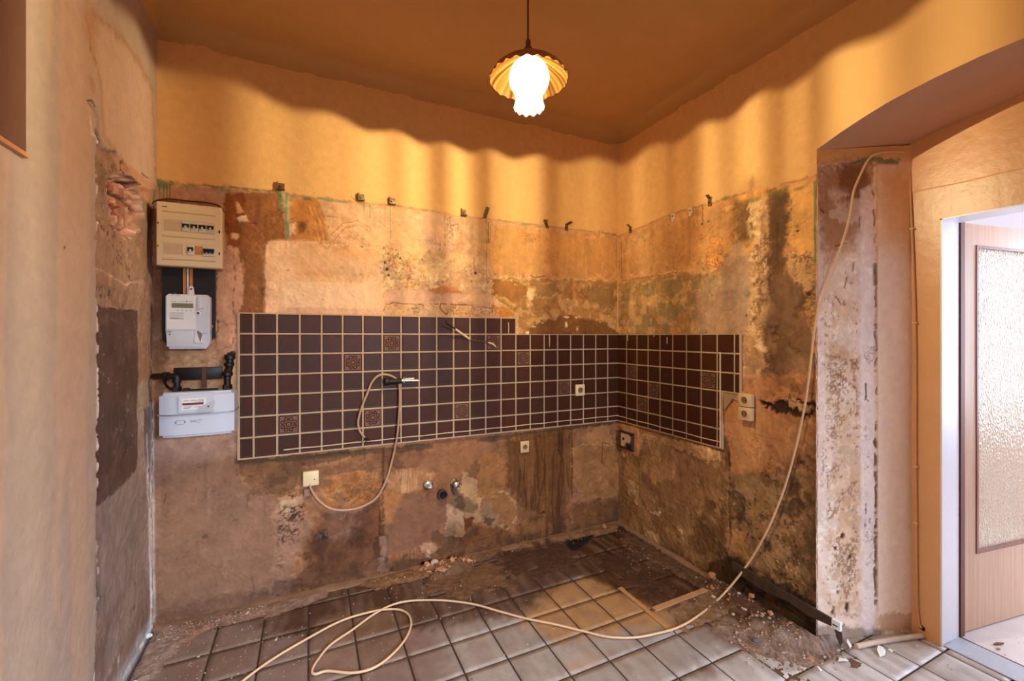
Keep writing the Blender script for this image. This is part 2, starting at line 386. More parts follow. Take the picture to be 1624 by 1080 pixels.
# crackled cream coat
B.poly([(607, 402), (640, 390), (700, 392), (770, 420), (782, 440), (778, 462), (700, 458), (610, 462)], (224, 184, 136), jag=.03, soft=.015)
B.poly([(668, 335), (690, 340), (726, 350), (722, 395), (690, 402), (664, 380)], (224, 180, 148), jag=.03, soft=.012, op=.8)
B.mottle([(607, 400), (700, 400), (780, 430), (778, 462), (610, 462)], [(206, 150, 90), (232, 200, 156), (196, 140, 104)], .05, .6, th=.04)
B.cracks([(600, 398), (640, 390), (700, 402), (790, 432), (785, 468), (606, 466)], .034, .09, (128, 80, 44), .8, dens=.62)
B.cracks([(604, 384), (640, 400), (640, 462), (606, 480)], .022, .12, (76, 50, 34), .8, dens=.55)
B.specks([(600, 398), (780, 430), (800, 520), (600, 500)], .009, .28, (90, 58, 36), .8)
B.specks([(720, 380), (980, 400), (980, 530), (820, 520)], .012, .27, (96, 60, 30), .7)
for p, r in (((614, 427), .012), ((616, 436), .009), ((755, 433), .011), ((635, 410), .008), ((670, 411), .005), ((748, 446), .007), ((774, 447), .005), ((610, 416), .008)): B.blob(p, r, r, (70, 44, 28), jag=.6, h=-.004)
B.poly([(610, 459), (700, 458), (798, 474), (800, 481), (730, 478), (612, 480)], (204, 156, 128), jag=.012, soft=.008, h=-.002)
B.poly([(680, 460), (700, 452), (722, 456), (735, 466), (700, 466)], (190, 126, 74), jag=.015)
B.poly([(738, 465), (800, 470), (800, 481), (740, 478)], (226, 176, 124), jag=.01)
B.line([(609, 492), (612, 484), (625, 480), (650, 483), (700, 482), (745, 484), (785, 490)], .0035, (80, 48, 28), .9, jag=.008, h=-.003, brk=.3)
B.line([(700, 481), (697, 488), (708, 498), (711, 497)], .004, (90, 50, 26), .9, jag=.005, h=-.002)
B.cracks([(610, 480), (790, 486), (800, 502), (608, 502)], .03, .12, (96, 60, 34), .8, dens=.6)
B.poly([(778, 484), (812, 486), (820, 502), (790, 502)], (196, 128, 62), jag=.015)
# right half: smooth orange tan coat above, bared browns below a flaked edge
B.poly([(784, 354), (990, 378), (990, 446), (930, 444), (860, 440), (790, 436), (770, 400)], (214, 156, 96), jag=.02, soft=.02)
B.streaks([(780, 356), (990, 378), (990, 440), (790, 436)], (190, 128, 66), .03, .4)
B.poly([(786, 440), (850, 441), (905, 444), (990, 446), (1000, 535), (822, 532), (824, 500), (800, 484), (780, 465)], (176, 124, 72), jag=.02, h=-.003, rim=((232, 190, 124), .007, .002))
B.mottle([(786, 445), (990, 450), (990, 535), (822, 532)], [(206, 154, 92), (150, 100, 54), (214, 168, 108)], .07, .7, th=.03)
B.poly([(782, 442), (815, 446), (842, 452), (840, 468), (815, 480), (782, 466)], (172, 114, 60), jag=.02, rim=((222, 174, 108), .005))
B.poly([(850, 446), (884, 448), (886, 470), (852, 472)], (166, 124, 78), jag=.02, rim=((226, 182, 116), .005))
B.poly([(838, 455), (850, 460), (847, 478), (836, 470)], (236, 200, 140), jag=.015, h=.002)
B.poly([(930, 450), (976, 455), (978, 490), (940, 480)], (160, 120, 72), jag=.03)
B.poly([(838, 524), (850, 512), (905, 500), (960, 510), (985, 528), (985, 534), (836, 534)], (132, 86, 44), jag=.02, h=-.001)
for p, rx, ry in (((838, 528), .015, .02), ((848, 518), .02, .006), ((900, 503), .03, .008), ((915, 504), .012, .006), ((899, 515), .014, .02), ((917, 522), .01, .02), ((862, 512), .012, .006)): B.blob(p, rx, ry, (238, 206, 160), jag=.7, h=.003)
B.line([(842, 437), (850, 440), (865, 438)], .006, (96, 66, 36), .8, jag=.006, brk=.3)
B.line([(900, 442), (915, 444), (912, 441)], .006, (96, 66, 36), .8, jag=.01, brk=.4)
B.line([(868, 407), (879, 412), (880, 425), (877, 438)], .0022, (96, 60, 34), .9, jag=.004, h=-.001)
for pts in ([(903, 407), (912, 424)], [(921, 424), (924, 432)], [(832, 424), (842, 418)], [(905, 380), (910, 390), (916, 384)], [(780, 425), (788, 438)]): B.line(pts, .0018, (120, 78, 42), .8, jag=.004)
B.cracks([(825, 366), (860, 372), (855, 388), (830, 386)], .02, .2, (96, 54, 30), .8, dens=.7)
for x, y0, y1, wd in ((706, 341, 390, .0028), (714, 344, 378, .0024), (775, 352, 362, .004), (775, 364, 385, .005), (752, 408, 432, .0028), (778, 352, 384, .002), (835, 358, 364, .002), (818, 355, 361, .002), (857, 364, 372, .002)):
    B.line([(x, y0), (x, y1)], wd, (92, 50, 28), .9, jag=.003, h=-.001, brk=.25)
B.poly([(716, 358), (726, 356), (727, 380), (718, 384)], (228, 184, 146), jag=.012, rim=((120, 70, 40), .003))
B.streaks([(640, 340), (980, 376), (980, 440), (700, 400)], (186, 122, 64), .015, .25)
# green paint: brush line along the edge and runs below it
GR = (96, 132, 92)
B.poly([(243, 283), (300, 290), (360, 297), (440, 301), (440, 304), (360, 303), (300, 297), (243, 296)], (118, 122, 76), op=.8, jag=.012, tex=.6)
B.line([(240, 290), (262, 293)], .018, GR, .8, jag=.015, brk=.2)
B.line([(243, 295), (243, 316)], .008, (120, 150, 124), .8, jag=.004)
for x, y1 in ((253, 312), (259, 316), (264, 318), (269, 315)): B.line([(x, 292), (x, y1)], .0025, (84, 92, 60), .8, jag=.002)
B.line([(444, 304), (444, 322), (446, 333)], .009, GR, .95, jag=.003); B.line([(448, 305), (447, 323)], .003, (150, 176, 140), .8, jag=.002)
B.line([(455, 308), (455, 340), (456, 378)], .0095, (128, 146, 106), .95, jag=.004, h=.001); B.line([(457, 310), (456, 370)], .003, (166, 172, 132), .8, jag=.004)
B.line([(462, 311), (500, 314), (552, 321)], .007, (124, 148, 114), .85, jag=.006, brk=.3); B.line([(482, 315), (492, 316)], .009, (92, 110, 78), .8, jag=.004)
for x, y0, y1, wd in ((577, 318, 334, .004), (587, 325, 345, .0035), (590, 328, 336, .003), (619, 326, 379, .0032), (772, 348, 470, .0018), (979, 376, 440, .0022)):
    B.line([(x, y0), (x+.5, y1)], wd, (84, 138, 104) if x < 700 else (120, 136, 84), .95, jag=.001)
B.line([(566, 320), (577, 319)], .005, (120, 140, 104), .8, brk=.3)
B.line([(800, 351), (860, 360)], .009, (150, 136, 74), .6, jag=.004, brk=.35); B.line([(950, 367), (980, 372)], .012, (130, 110, 56), .6, jag=.006, brk=.4)
B.line(LINE[4:], .004, (176, 112, 56), .6, jag=.004, brk=.2)
B.line([(236, 292)]+LINE[1:4], .003, (90, 78, 50), .7, jag=.006, brk=.2)
# ---- below the tiles
low = [(232, 700), (376, 730), (500, 722), (820, 686), (1000, 664), (1010, 850), (600, 930), (236, 1010)]
B.poly(low, (166, 118, 84), soft=.03, jag=.02)
B.mottle(low, [(142, 98, 68), (184, 134, 98)], .16, .6)
B.poly([(240, 700), (376, 690), (376, 728), (400, 780), (460, 800), (500, 830), (480, 860), (440, 950), (236, 1010)], (178, 136, 112), soft=.03, jag=.03)
B.mottle([(240, 700), (376, 700), (480, 840), (430, 960), (236, 1000)], [(160, 118, 96), (190, 146, 118)], .18, .6)
B.streaks([(240, 700), (440, 760), (430, 960), (236, 1000)], (136, 100, 82), .09, .5)
B.specks([(250, 720), (470, 760), (470, 960), (250, 990)], .009, .31, (84, 54, 40), .8)
B.poly([(240, 900), (420, 880), (480, 930), (236, 1000)], (140, 104, 84), op=.5, soft=.06, jag=.04)
B.line([(240, 640), (241, 760), (242, 900), (244, 985)], .008, (222, 214, 210), .9, jag=.004, h=.003)
B.line([(330, 770), (331, 820)], .006, (206, 178, 164), .6, jag=.003)
B.line([(325, 730), (326, 790)], .008, (120, 84, 62), .5, jag=.006)
B.blob((324, 853), .014, .016, (84, 60, 48), jag=.8, h=-.003)
for pts in ([(398, 915), (404, 944)], [(262, 785), (259, 800)], [(393, 785), (390, 804)], [(454, 776), (462, 792), (465, 786)], [(455, 778), (458, 790)]): B.line(pts, .0035, (72, 46, 34), .9, jag=.004, h=-.002)
B.poly([(376, 730), (500, 722), (560, 712), (560, 726), (520, 735), (478, 742), (470, 780), (445, 788), (400, 785), (378, 752)], (136, 98, 70), jag=.016, h=-.003, rim=((196, 146, 110), .005, .001))
B.mottle([(380, 735), (470, 732), (460, 782), (400, 782)], [(110, 78, 54), (156, 116, 84)], .06, .6)
B.poly([(372, 728), (470, 722), (660, 706), (820, 688), (984, 664), (984, 671), (820, 695), (660, 716), (560, 724), (470, 732), (376, 737)], (104, 82, 60), op=.85, jag=.012, h=-.002)
B.poly([(440, 786), (478, 784), (480, 812), (462, 836), (444, 852), (432, 820)], (196, 154, 126), jag=.03, tex=.3, h=.002)
B.poly([(448, 795), (468, 794), (466, 812), (450, 812)], (216, 184, 150), jag=.02)
B.line([(444, 845), (450, 832), (464, 822), (474, 812)], .011, (80, 58, 46), .9, jag=.012, h=-.005, brk=.25)
B.cracks([(438, 800), (486, 800), (484, 860), (438, 870)], .025, .2, (72, 46, 34), .9, dens=.7, h=-.003)
B.blob((443, 892), .022, .026, (196, 150, 118), jag=.4, h=.002); B.cracks([(436, 880), (450, 880), (450, 905), (436, 905)], .02, .3, (90, 60, 44), .7, dens=.8)
B.poly([(434, 925), (448, 920), (478, 920), (484, 945), (440, 962), (432, 945)], (128, 96, 84), jag=.012, h=-.004, rim=((190, 150, 120), .004, .001))
# brown smoother patch
B.poly([(480, 745), (494, 770), (510, 742), (600, 722), (626, 716), (636, 745), (600, 745), (560, 752), (506, 762)], (150, 108, 78), jag=.02, soft=.02)
B.poly([(504, 764), (560, 752), (602, 745), (606, 775), (570, 808), (515, 800)], (188, 128, 78), jag=.03, soft=.01, rim=((214, 158, 106), .005, .002))
B.mottle([(504, 760), (606, 742), (606, 790), (520, 810)], [(160, 102, 56), (206, 150, 100), (140, 110, 80)], .04, .7, th=.03)
B.poly([(510, 812), (560, 812), (604, 790), (606, 905), (560, 920), (500, 935), (450, 950), (482, 905), (494, 850), (512, 830)], (122, 80, 54), jag=.02, soft=.02, h=-.002)
B.poly([(514, 816), (570, 810), (560, 850), (530, 862), (506, 850)], (158, 120, 100), op=.85, jag=.03, soft=.03)
B.mottle([(490, 820), (606, 800), (600, 920), (470, 950)], [(96, 58, 36), (136, 88, 58)], .12, .6)
B.cracks([(500, 845), (518, 838), (524, 858), (504, 862)], .014, .5, (50, 44, 44), .9, dens=.9)
B.blob((513, 852), .012, .02, (56, 46, 44), jag=.9)
B.blob((596, 855), .008, .005, (60, 30, 18), h=-.003); B.blob((481, 736), .010, .006, (120, 42, 22))
for x, y0, y1, wd, c in ((608, 712, 900, .010, (104, 62, 22)), (603, 810, 915, .006, (70, 40, 20)), (579, 712, 730, .003, (80, 60, 44))): B.line([(x, y0), (x-1, y1)], wd, c, .8, jag=.004)
B.poly([(602, 852), (614, 850), (613, 906), (603, 908)], (170, 136, 120), op=.85, jag=.008, h=-.004)
B.poly([(600, 885), (612, 884), (612, 900), (601, 905)], (206, 180, 160), op=.8, jag=.012, tex=.5)
B.poly([(618, 746), (650, 742), (690, 752), (678, 775), (640, 782), (612, 776)], (206, 152, 106), jag=.02, tex=.4, h=.002)
B.streaks([(616, 742), (690, 750), (680, 782), (614, 784)], (232, 186, 142), .009, .8)
B.poly([(610, 776), (640, 784), (636, 800), (620, 830), (608, 830)], (190, 132, 84), jag=.02, soft=.01)
B.poly([(640, 790), (690, 780), (708, 800), (712, 848), (690, 858), (620, 880), (616, 840), (630, 815)], (152, 108, 84), jag=.02, soft=.02)
B.poly([(690, 696), (760, 688), (760, 730), (724, 760), (700, 750), (680, 735)], (172, 122, 86), jag=.03, soft=.02)
B.poly([(664, 755), (716, 752), (718, 800), (676, 800)], (156, 104, 68), op=.5, jag=.03, soft=.03)
B.poly([(616, 885), (690, 860), (716, 852), (722, 880), (690, 905), (620, 910)], (164, 112, 76), jag=.02, h=.002)
B.streaks([(630, 880), (680, 865), (680, 905), (630, 908)], (206, 156, 112), .008, .7)
B.poly([(664, 866), (690, 858), (700, 868), (686, 880), (666, 874)], (206, 160, 128), jag=.015, h=.006)
B.poly([(676, 872), (684, 876), (682, 886), (675, 884)], (236, 204, 172), jag=.008, h=.008)
B.poly([(660, 900), (668, 890), (678, 892), (680, 905), (662, 908)], (60, 34, 24), jag=.02, h=-.01)
B.poly([(700, 880), (730, 870), (745, 895), (700, 912), (684, 905)], (176, 122, 84), jag=.02, h=.006)
# cream and grey remains round the right hand valve
B.poly([(735, 752), (748, 752), (764, 768), (762, 790), (762, 812), (740, 812), (724, 800)], (206, 166, 122), jag=.015, rim=((216, 180, 130), .004))
B.poly([(722, 778), (738, 790), (760, 800), (766, 812), (738, 822), (716, 812), (714, 800)], (150, 118, 84), jag=.02)
B.poly([(722, 775), (735, 788), (742, 800), (736, 808), (722, 808)], (112, 86, 62), jag=.02, soft=.01)
B.poly([(710, 800), (722, 806), (736, 812), (738, 838), (722, 852), (706, 850), (708, 825)], (206, 166, 132), jag=.012, h=.002)
B.poly([(737, 816), (764, 808), (766, 830), (750, 830), (738, 842)], (196, 156, 112), jag=.015)
B.poly([(736, 822), (752, 822), (748, 836), (738, 846)], (120, 62, 26), jag=.012, h=-.004)
B.poly([(720, 842), (728, 836), (740, 844), (732, 853), (720, 852)], (236, 180, 130), jag=.006, h=.012)
B.poly([(700, 852), (720, 852), (730, 868), (705, 864)], (140, 108, 82), jag=.015)
B.poly([(728, 854), (760, 832), (808, 838), (820, 865), (800, 884), (740, 896)], (134, 86, 50), jag=.02, soft=.02)
B.poly([(748, 735), (770, 718), (790, 720), (806, 735), (804, 770), (790, 790), (756, 790), (760, 762), (750, 750)], (176, 124, 76), jag=.02, rim=((202, 152, 98), .005, .002))
B.poly([(764, 790), (780, 782), (800, 780), (818, 798), (820, 822), (806, 838), (776, 828), (762, 812)], (164, 116, 74), jag=.02, h=.002, rim=((214, 176, 130), .005, .002))
B.poly([(766, 794), (778, 794), (782, 812), (794, 816), (784, 838), (766, 832), (764, 812)], (170, 136, 102), jag=.015)
B.poly([(770, 820), (784, 824), (780, 836), (768, 830)], (116, 88, 64), jag=.012)
B.poly([(744, 738), (756, 730), (764, 745), (754, 760), (744, 755)], (140, 100, 66), jag=.015, rim=((196, 150, 90), .003))
# dark brown damp runs
B.poly([(806, 700), (820, 690), (905, 678), (908, 760), (900, 800), (900, 848), (860, 860), (820, 862), (824, 800), (804, 770)], (124, 82, 44), jag=.03, soft=.03)
B.streaks([(806, 692), (910, 680), (905, 855), (820, 865)], (84, 48, 18), .018, .7)
B.streaks([(806, 692), (910, 680), (905, 855), (820, 865)], (160, 112, 68), .03, .5, th=.08)
for pts in ([(886, 684), (887, 715), (895, 735), (892, 780), (888, 812), (880, 838)], [(908, 680), (908, 790)], [(860, 720), (866, 745), (858, 785), (852, 815)], [(836, 690), (832, 760), (836, 800)]): B.line(pts, .004, (64, 36, 14), .85, jag=.006, h=-.002, brk=.15)
B.poly([(822, 806), (862, 815), (866, 835), (846, 846), (830, 846)], (158, 112, 72), op=.8, jag=.02, soft=.02)
B.blob((862, 813), .018, .012, (56, 34, 18), jag=.8)
B.poly([(908, 712), (940, 702), (980, 700), (984, 780), (976, 788), (930, 790), (912, 772)], (180, 130, 82), jag=.015, h=.003, rim=((206, 156, 106), .005, .002))
B.poly([(924, 694), (944, 680), (966, 678), (972, 705), (940, 706), (925, 698)], (196, 144, 96), jag=.015, rim=((220, 170, 120), .004, .001))
B.blob((951, 674), .012, .008, (90, 56, 30), jag=.7); B.blob((956, 676), .02, .012, (206, 156, 106), op=.5)
B.line([(955, 702), (955, 735)], .004, (64, 40, 20), .9, jag=.003); B.line([(955, 702), (968, 705)], .004, (64, 40, 20), .9)
B.mottle([(945, 730), (984, 725), (984, 745), (960, 745)], [(110, 66, 30)], .03, .7)
B.line([(926, 745), (938, 744)], .002, (110, 70, 40), .8); B.mottle([(930, 755), (980, 755), (980, 785), (930, 788)], [(156, 106, 62)], .05, .6)
B.poly([(910, 795), (985, 792), (990, 835), (905, 850)], (122, 80, 40), op=.8, jag=.03, soft=.03)
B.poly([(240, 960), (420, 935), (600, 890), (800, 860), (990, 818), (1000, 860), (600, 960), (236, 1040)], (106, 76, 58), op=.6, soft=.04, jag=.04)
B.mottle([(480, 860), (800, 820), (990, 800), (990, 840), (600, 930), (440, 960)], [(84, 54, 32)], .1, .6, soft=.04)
B.finish([(225, 1110), (236, 292)]+LINE[1:]+[(1012, 382), (1012, 910)], .88)
B.poly([(424, 390), (600, 396), (606, 500), (424, 500)], (228, 182, 144), op=.45, soft=.02, jag=.02)
B.poly([(446, 447), (582, 450), (584, 488), (446, 487)], (238, 196, 158), op=.5, soft=.008, jag=.004)
B.poly([(560, 326), (700, 342), (700, 380), (560, 385)], (224, 176, 134), op=.35, soft=.03, jag=.03)
B.poly([(790, 362), (975, 380), (975, 432), (800, 430)], (214, 156, 96), op=.45, soft=.03, jag=.02)
B.poly([(250, 740), (370, 740), (430, 800), (430, 930), (250, 970)], (172, 132, 104), op=.45, soft=.04, jag=.04)
B.poly([(632, 795), (700, 790), (700, 850), (620, 870)], (150, 106, 80), op=.4, soft=.03, jag=.03)
B.line([(980, 222), (981, 370), (981, 526)], .005, (238, 192, 130), .8, jag=.002)
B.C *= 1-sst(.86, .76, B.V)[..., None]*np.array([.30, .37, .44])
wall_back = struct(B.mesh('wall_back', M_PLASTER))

# ================================================================== RIGHT WALL
U, V = wgrid(-.02, 1.443, -.02, 2.36, HC, .0044)
R = Surf((0, 0, 0), (0, -1, 0), (-1, 0, 0), U, V, PAINT)
RL = [(970, 380), (1000, 366), (1030, 354), (1068, 338), (1100, 329), (1126, 323), (1180, 306), (1215, 304), (1240, 292), (1300, 276)]
R.blob((1190, 302), .10, .09, (150, 92, 44), .45, soft=.9); R.blob((1192, 290), .02, .05, (120, 70, 34), .4, soft=.9)
R.poly([(965, 900)]+RL+[(1310, 1100), (1000, 900)], (210, 156, 98), jag=.012, soft=.004, h=-.004)
allr = [(970, 380), (1300, 280), (1310, 1080), (980, 850)]
R.mottle(allr, [(190, 136, 82), (224, 176, 124)], .15, .4)
R.specks([(990, 380), (1290, 320), (1290, 520), (990, 520)], .012, .27, (92, 56, 30), .8)
R.line(RL, .005, (170, 104, 50), .6, jag=.006, brk=.25)
R.poly([(1150, 322), (1185, 304), (1215, 300), (1215, 318), (1180, 326)], (226, 160, 88), jag=.02, soft=.01)
R.poly([(975, 452), (1010, 442), (1080, 432), (1120, 436), (1155, 420), (1180, 400), (1205, 420), (1205, 535), (975, 535)], (174, 132, 86), jag=.02, h=-.003, rim=((236, 192, 128), .006, .002))
R.mottle([(975, 450), (1180, 430), (1205, 535), (975, 535)], [(204, 152, 92), (150, 124, 88), (214, 170, 114)], .07, .65, th=.03)
R.poly([(1100, 452), (1185, 432), (1200, 470), (1180, 530), (1100, 530)], (182, 144, 112), op=.8, jag=.02, soft=.02)
for P in ([(1016, 452), (1030, 446), (1040, 440), (1036, 470), (1018, 470)], [(1045, 446), (1080, 436), (1082, 460), (1066, 472), (1046, 466)], [(1040, 480), (1075, 478), (1078, 500), (1060, 510), (1042, 500)], [(1092, 446), (1110, 440), (1112, 460), (1096, 462)]):
    R.poly(P, (156, 132, 90), op=.85, jag=.02, rim=((222, 172, 100), .004, .001))
R.line([(984, 384), (984, 440)], .003, (120, 104, 56), .8)
R.line([(985, 445), (1080, 431)], .003, (140, 92, 50), .8, jag=.004)
R.poly([(1130, 372), (1146, 380), (1150, 420), (1130, 420), (1118, 416)], (228, 158, 82), jag=.03, h=.002, rim=((170, 104, 50), .004))
R.cracks([(1118, 372), (1150, 372), (1150, 440), (1118, 430)], .03, .2, (140, 84, 40), .8, dens=.6)
R.poly([(1090, 340), (1180, 316), (1180, 400), (1150, 400), (1110, 420), (1092, 425)], (206, 144, 86), op=.6, jag=.03, soft=.03)
# soot and damp
R.poly([(1164, 318), (1200, 314), (1198, 350), (1190, 384), (1168, 388), (1162, 350)], (98, 68, 40), op=.9, jag=.03, soft=.05)
R.poly([(1162, 388), (1178, 392), (1190, 410), (1205, 440), (1205, 535), (1150, 535), (1140, 420)], (176, 140, 112), op=.7, jag=.03, soft=.02)
R.poly([(1214, 304), (1245, 300), (1256, 310), (1248, 330), (1252, 360), (1244, 400), (1244, 440), (1216, 442), (1216, 380)], (122, 92, 62), jag=.02, soft=.02)
R.poly([(1212, 440), (1245, 436), (1268, 445), (1276, 468), (1268, 500), (1290, 530), (1296, 620), (1205, 620), (1200, 540), (1208, 500)], (142, 106, 76), jag=.02, rim=((226, 170, 100), .007, .002))
R.poly([(1185, 318), (1214, 314), (1218, 380), (1216, 440), (1220, 480), (1208, 532), (1186, 534), (1190, 440), (1196, 380)], (206, 164, 116), jag=.02, tex=.25, h=.002)
R.mottle([(1185, 330), (1218, 330), (1222, 480), (1206, 534), (1186, 534)], [(232, 194, 140), (160, 116, 76)], .035, .7, th=.04)
R.cracks([(1188, 330), (1222, 330), (1222, 530), (1186, 534)], .03, .16, (110, 74, 48), .8, dens=.6)
R.poly([(1250, 300), (1300, 288), (1300, 420), (1262, 400), (1248, 380), (1256, 330)], (228, 170, 98), jag=.02, soft=.01)
R.specks([(1242, 306), (1262, 306), (1262, 420), (1240, 420)], .008, .12, (96, 66, 38), .8)
R.poly([(1250, 404), (1290, 398), (1292, 500), (1282, 470), (1266, 446), (1250, 436)], (206, 160, 110), jag=.02, h=.002, rim=((226, 180, 120), .004, .001))
R.cracks([(1250, 395), (1293, 395), (1296, 540), (1270, 500)], .025, .2, (110, 74, 44), .8, dens=.6)
R.blob((1282, 465), .018, .018, (90, 60, 40), jag=.8); R.blob((1263, 366), .010, .007, (70, 40, 24), h=-.003)
R.blob((1268, 486), .03, .03, (96, 70, 50), .8, soft=.9)
R.blob((1222, 524), .055, .075, (50, 32, 20), .95, soft=.95); R.blob((1185, 568), .05, .05, (104, 70, 42), .8, soft=.9); R.blob((1222, 575), .06, .05, (112, 80, 54), .7, soft=.9)
R.mottle([(1205, 440), (1270, 440), (1290, 620), (1205, 620)], [(112, 80, 54), (160, 120, 86)], .1, .6, soft=.04)
R.streaks([(1215, 304), (1250, 304), (1244, 440), (1216, 440)], (92, 66, 40), .02, .5)
R.poly([(1176, 530), (1206, 530), (1208, 560), (1216, 580), (1180, 600), (1176, 600)], (186, 140, 96), jag=.02, rim=((226, 180, 124), .005, .002))
R.poly([(1196, 535), (1206, 540), (1214, 556), (1206, 560), (1196, 550)], (220, 180, 130), jag=.015, h=.003)
GR2 = (70, 132, 84)
R.line([(1291, 288), (1291, 350), (1292, 415)], .0055, GR2, .95, jag=.002)
for x, y0, y1, wd in ((1092, 334, 403, .0032), (1099, 336, 378, .002), (1113, 326, 352, .003), (1061, 342, 358, .002)): R.line([(x, y0), (x+1, y1)], wd, (96, 112, 66) if x != 1113 else (90, 60, 34), .9, jag=.002)
for p, r in (((1112, 355), .008), ((1122, 351), .006), ((1088, 362), .005), ((1071, 370), .004)): R.blob(p, r, r, (64, 40, 24), h=-.003)
for p, rx, ry in (((1150, 314), .03, .012), ((1196, 318), .05, .012), ((1230, 306), .05, .014), ((1268, 298), .05, .01)): R.blob(p, rx, ry, (120, 122, 68), .7, jag=.7)
R.line([(1122, 462), (1128, 470)], .003, (90, 60, 40), .9); R.blob((1182, 500), .006, .008, (60, 40, 26))
# below the tiles
R.poly([(970, 664), (1140, 706), (1180, 600), (1300, 600), (1310, 1080), (980, 860)], (158, 116, 78), jag=.01, soft=.01)
R.mottle([(980, 670), (1300, 700), (1300, 1000), (990, 850)], [(136, 98, 64), (176, 134, 94)], .14, .6)
R.poly([(1143, 620), (1176, 600), (1300, 590), (1300, 745), (1250, 750), (1160, 755), (1150, 720), (1146, 670)], (196, 136, 88), jag=.02, soft=.02)
R.poly([(1016, 690), (1050, 693), (1140, 715), (1140, 728), (1120, 735), (1085, 715), (1040, 702)], (186, 142, 96), jag=.02, h=.003, rim=((216, 170, 120), .004, .002))
R.poly([(1095, 705), (1125, 708), (1135, 722), (1122, 730), (1100, 715)], (216, 170, 120), jag=.015, h=.002)
R.poly([(984, 672), (1010, 676), (1018, 700), (1012, 722), (985, 724)], (206, 146, 100), jag=.02, h=.002)
R.poly([(1015, 725), (1045, 730), (1068, 740), (1065, 760), (1035, 765), (1015, 745)], (176, 130, 86), jag=.02, rim=((200, 152, 104), .004, .001))
for P in ([(992, 762), (1004, 764), (1012, 775), (1010, 800), (998, 796)], [(1102, 808), (1120, 812), (1130, 826), (1140, 830), (1122, 838), (1108, 828)], [(1020, 838), (1040, 848), (1046, 862), (1024, 856)], [(1072, 838), (1082, 842), (1082, 855)], [(1026, 812), (1046, 812), (1046, 820)]):
    R.poly(P, (206, 166, 124), jag=.014, tex=.4, h=.003)
R.poly([(1120, 790), (1150, 770), (1156, 850), (1150, 890), (1120, 880), (1090, 870), (1100, 830)], (112, 74, 44), op=.8, jag=.03, soft=.03)
R.line([(1153, 718), (1156, 760), (1155, 800), (1158, 850), (1150, 878)], .008, (48, 32, 20), .85, jag=.01, h=-.004, brk=.2)
R.line([(1152, 765), (1152, 792)], .006, (196, 160, 120), .7, brk=.4)
R.poly([(1160, 750), (1200, 750), (1240, 780), (1210, 830), (1170, 860), (1158, 800)], (156, 120, 84), jag=.03, soft=.02)
R.mottle([(1120, 780), (1300, 700), (1310, 1000), (1140, 920)], [(92, 66, 40), (150, 108, 66), (70, 48, 28), (176, 132, 92)], .07, .65, th=.04)
R.mottle([(1230, 600), (1300, 600), (1300, 700), (1250, 800)], [(110, 76, 48)], .08, .5)
R.specks([(1150, 720), (1295, 720), (1295, 960), (1150, 900)], .015, .2, (56, 38, 22), .8)
R.specks([(1215, 840), (1275, 830), (1275, 920), (1215, 900)], .012, .14, (216, 176, 130), .8, h=.003)
R.poly([(1290, 640), (1310, 640), (1310, 1020), (1270, 1000), (1276, 840)], (112, 84, 56), op=.7, jag=.03, soft=.03)
R.poly([(1160, 838), (1186, 842), (1178, 862), (1160, 862)], (196, 140, 90), op=.8, jag=.015)
R.poly([(1115, 900), (1150, 880), (1180, 890), (1210, 920), (1250, 935), (1310, 960), (1310, 1060), (1180, 990), (1120, 940)], (58, 40, 24), op=.9, jag=.03, soft=.02)
R.mottle([(1130, 880), (1310, 930), (1310, 1040), (1140, 940)], [(100, 68, 40), (34, 24, 16)], .05, .7)
R.poly([(1205, 640), (1225, 634), (1250, 632), (1290, 640), (1292, 655), (1270, 660), (1230, 652)], (64, 42, 26), jag=.025, h=-.012)
R.poly([(1245, 634), (1262, 636), (1270, 650), (1252, 652)], (206, 160, 110), jag=.02, h=.008)
R.poly([(1268, 640), (1290, 645), (1290, 652), (1272, 652)], (196, 150, 106), jag=.02, h=.006)
R.line([(1195, 688), (1240, 700)], .002, (80, 50, 30), .8); R.specks([(1150, 690), (1260, 690), (1250, 750), (1150, 750)], .012, .24, (80, 50, 30), .8)
R.poly([(1145, 690), (1155, 700), (1158, 740), (1150, 745)], (96, 66, 42), op=.8, jag=.01)
R.poly([(980, 830), (1140, 905), (1145, 935), (980, 860)], (90, 62, 38), op=.7, jag=.02, soft=.03)
R.finish([(965, 900)]+RL+[(1310, 1110), (1000, 900)], .9)
R.poly([(1150, 665), (1285, 668), (1250, 742), (1165, 745)], (200, 144, 98), op=.4, soft=.02, jag=.02)
R.poly([(1000, 388), (1100, 350), (1110, 410), (1000, 430)], (208, 150, 90), op=.45, soft=.02, jag=.02)
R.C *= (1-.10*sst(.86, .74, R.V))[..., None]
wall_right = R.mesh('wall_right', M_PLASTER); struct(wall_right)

# arch curves measured along the opening (distance y, height z)
OUT = [(-1.443, 2.3152), (-1.5431, 2.3522), (-1.63, 2.379), (-1.7164, 2.4008), (-1.79, 2.413), (-1.8675, 2.4233), (-1.9876, 2.4326), (-2.1, 2.4335), (-2.35, 2.425), (-2.55, 2.385), (-2.75, 2.3152)]
INN = [(-1.56, 2.3636), (-1.62, 2.378), (-1.6746, 2.3904), (-1.75, 2.402), (-1.8233, 2.4112), (-1.89, 2.42), (-1.9554, 2.4285), (-2.08, 2.432), (-2.3, 2.425), (-2.45, 2.40), (-2.62, 2.3636)]
bm = bmesh.new()                                    # lintel and the wall on the far side of the opening
v0 = [bm.verts.new((0, y, z)) for y, z in OUT]; v1 = [bm.verts.new((0, y, HC)) for y, z in OUT]
for i in range(len(OUT)-1): bm.faces.new((v0[i], v0[i+1], v1[i+1], v1[i]))
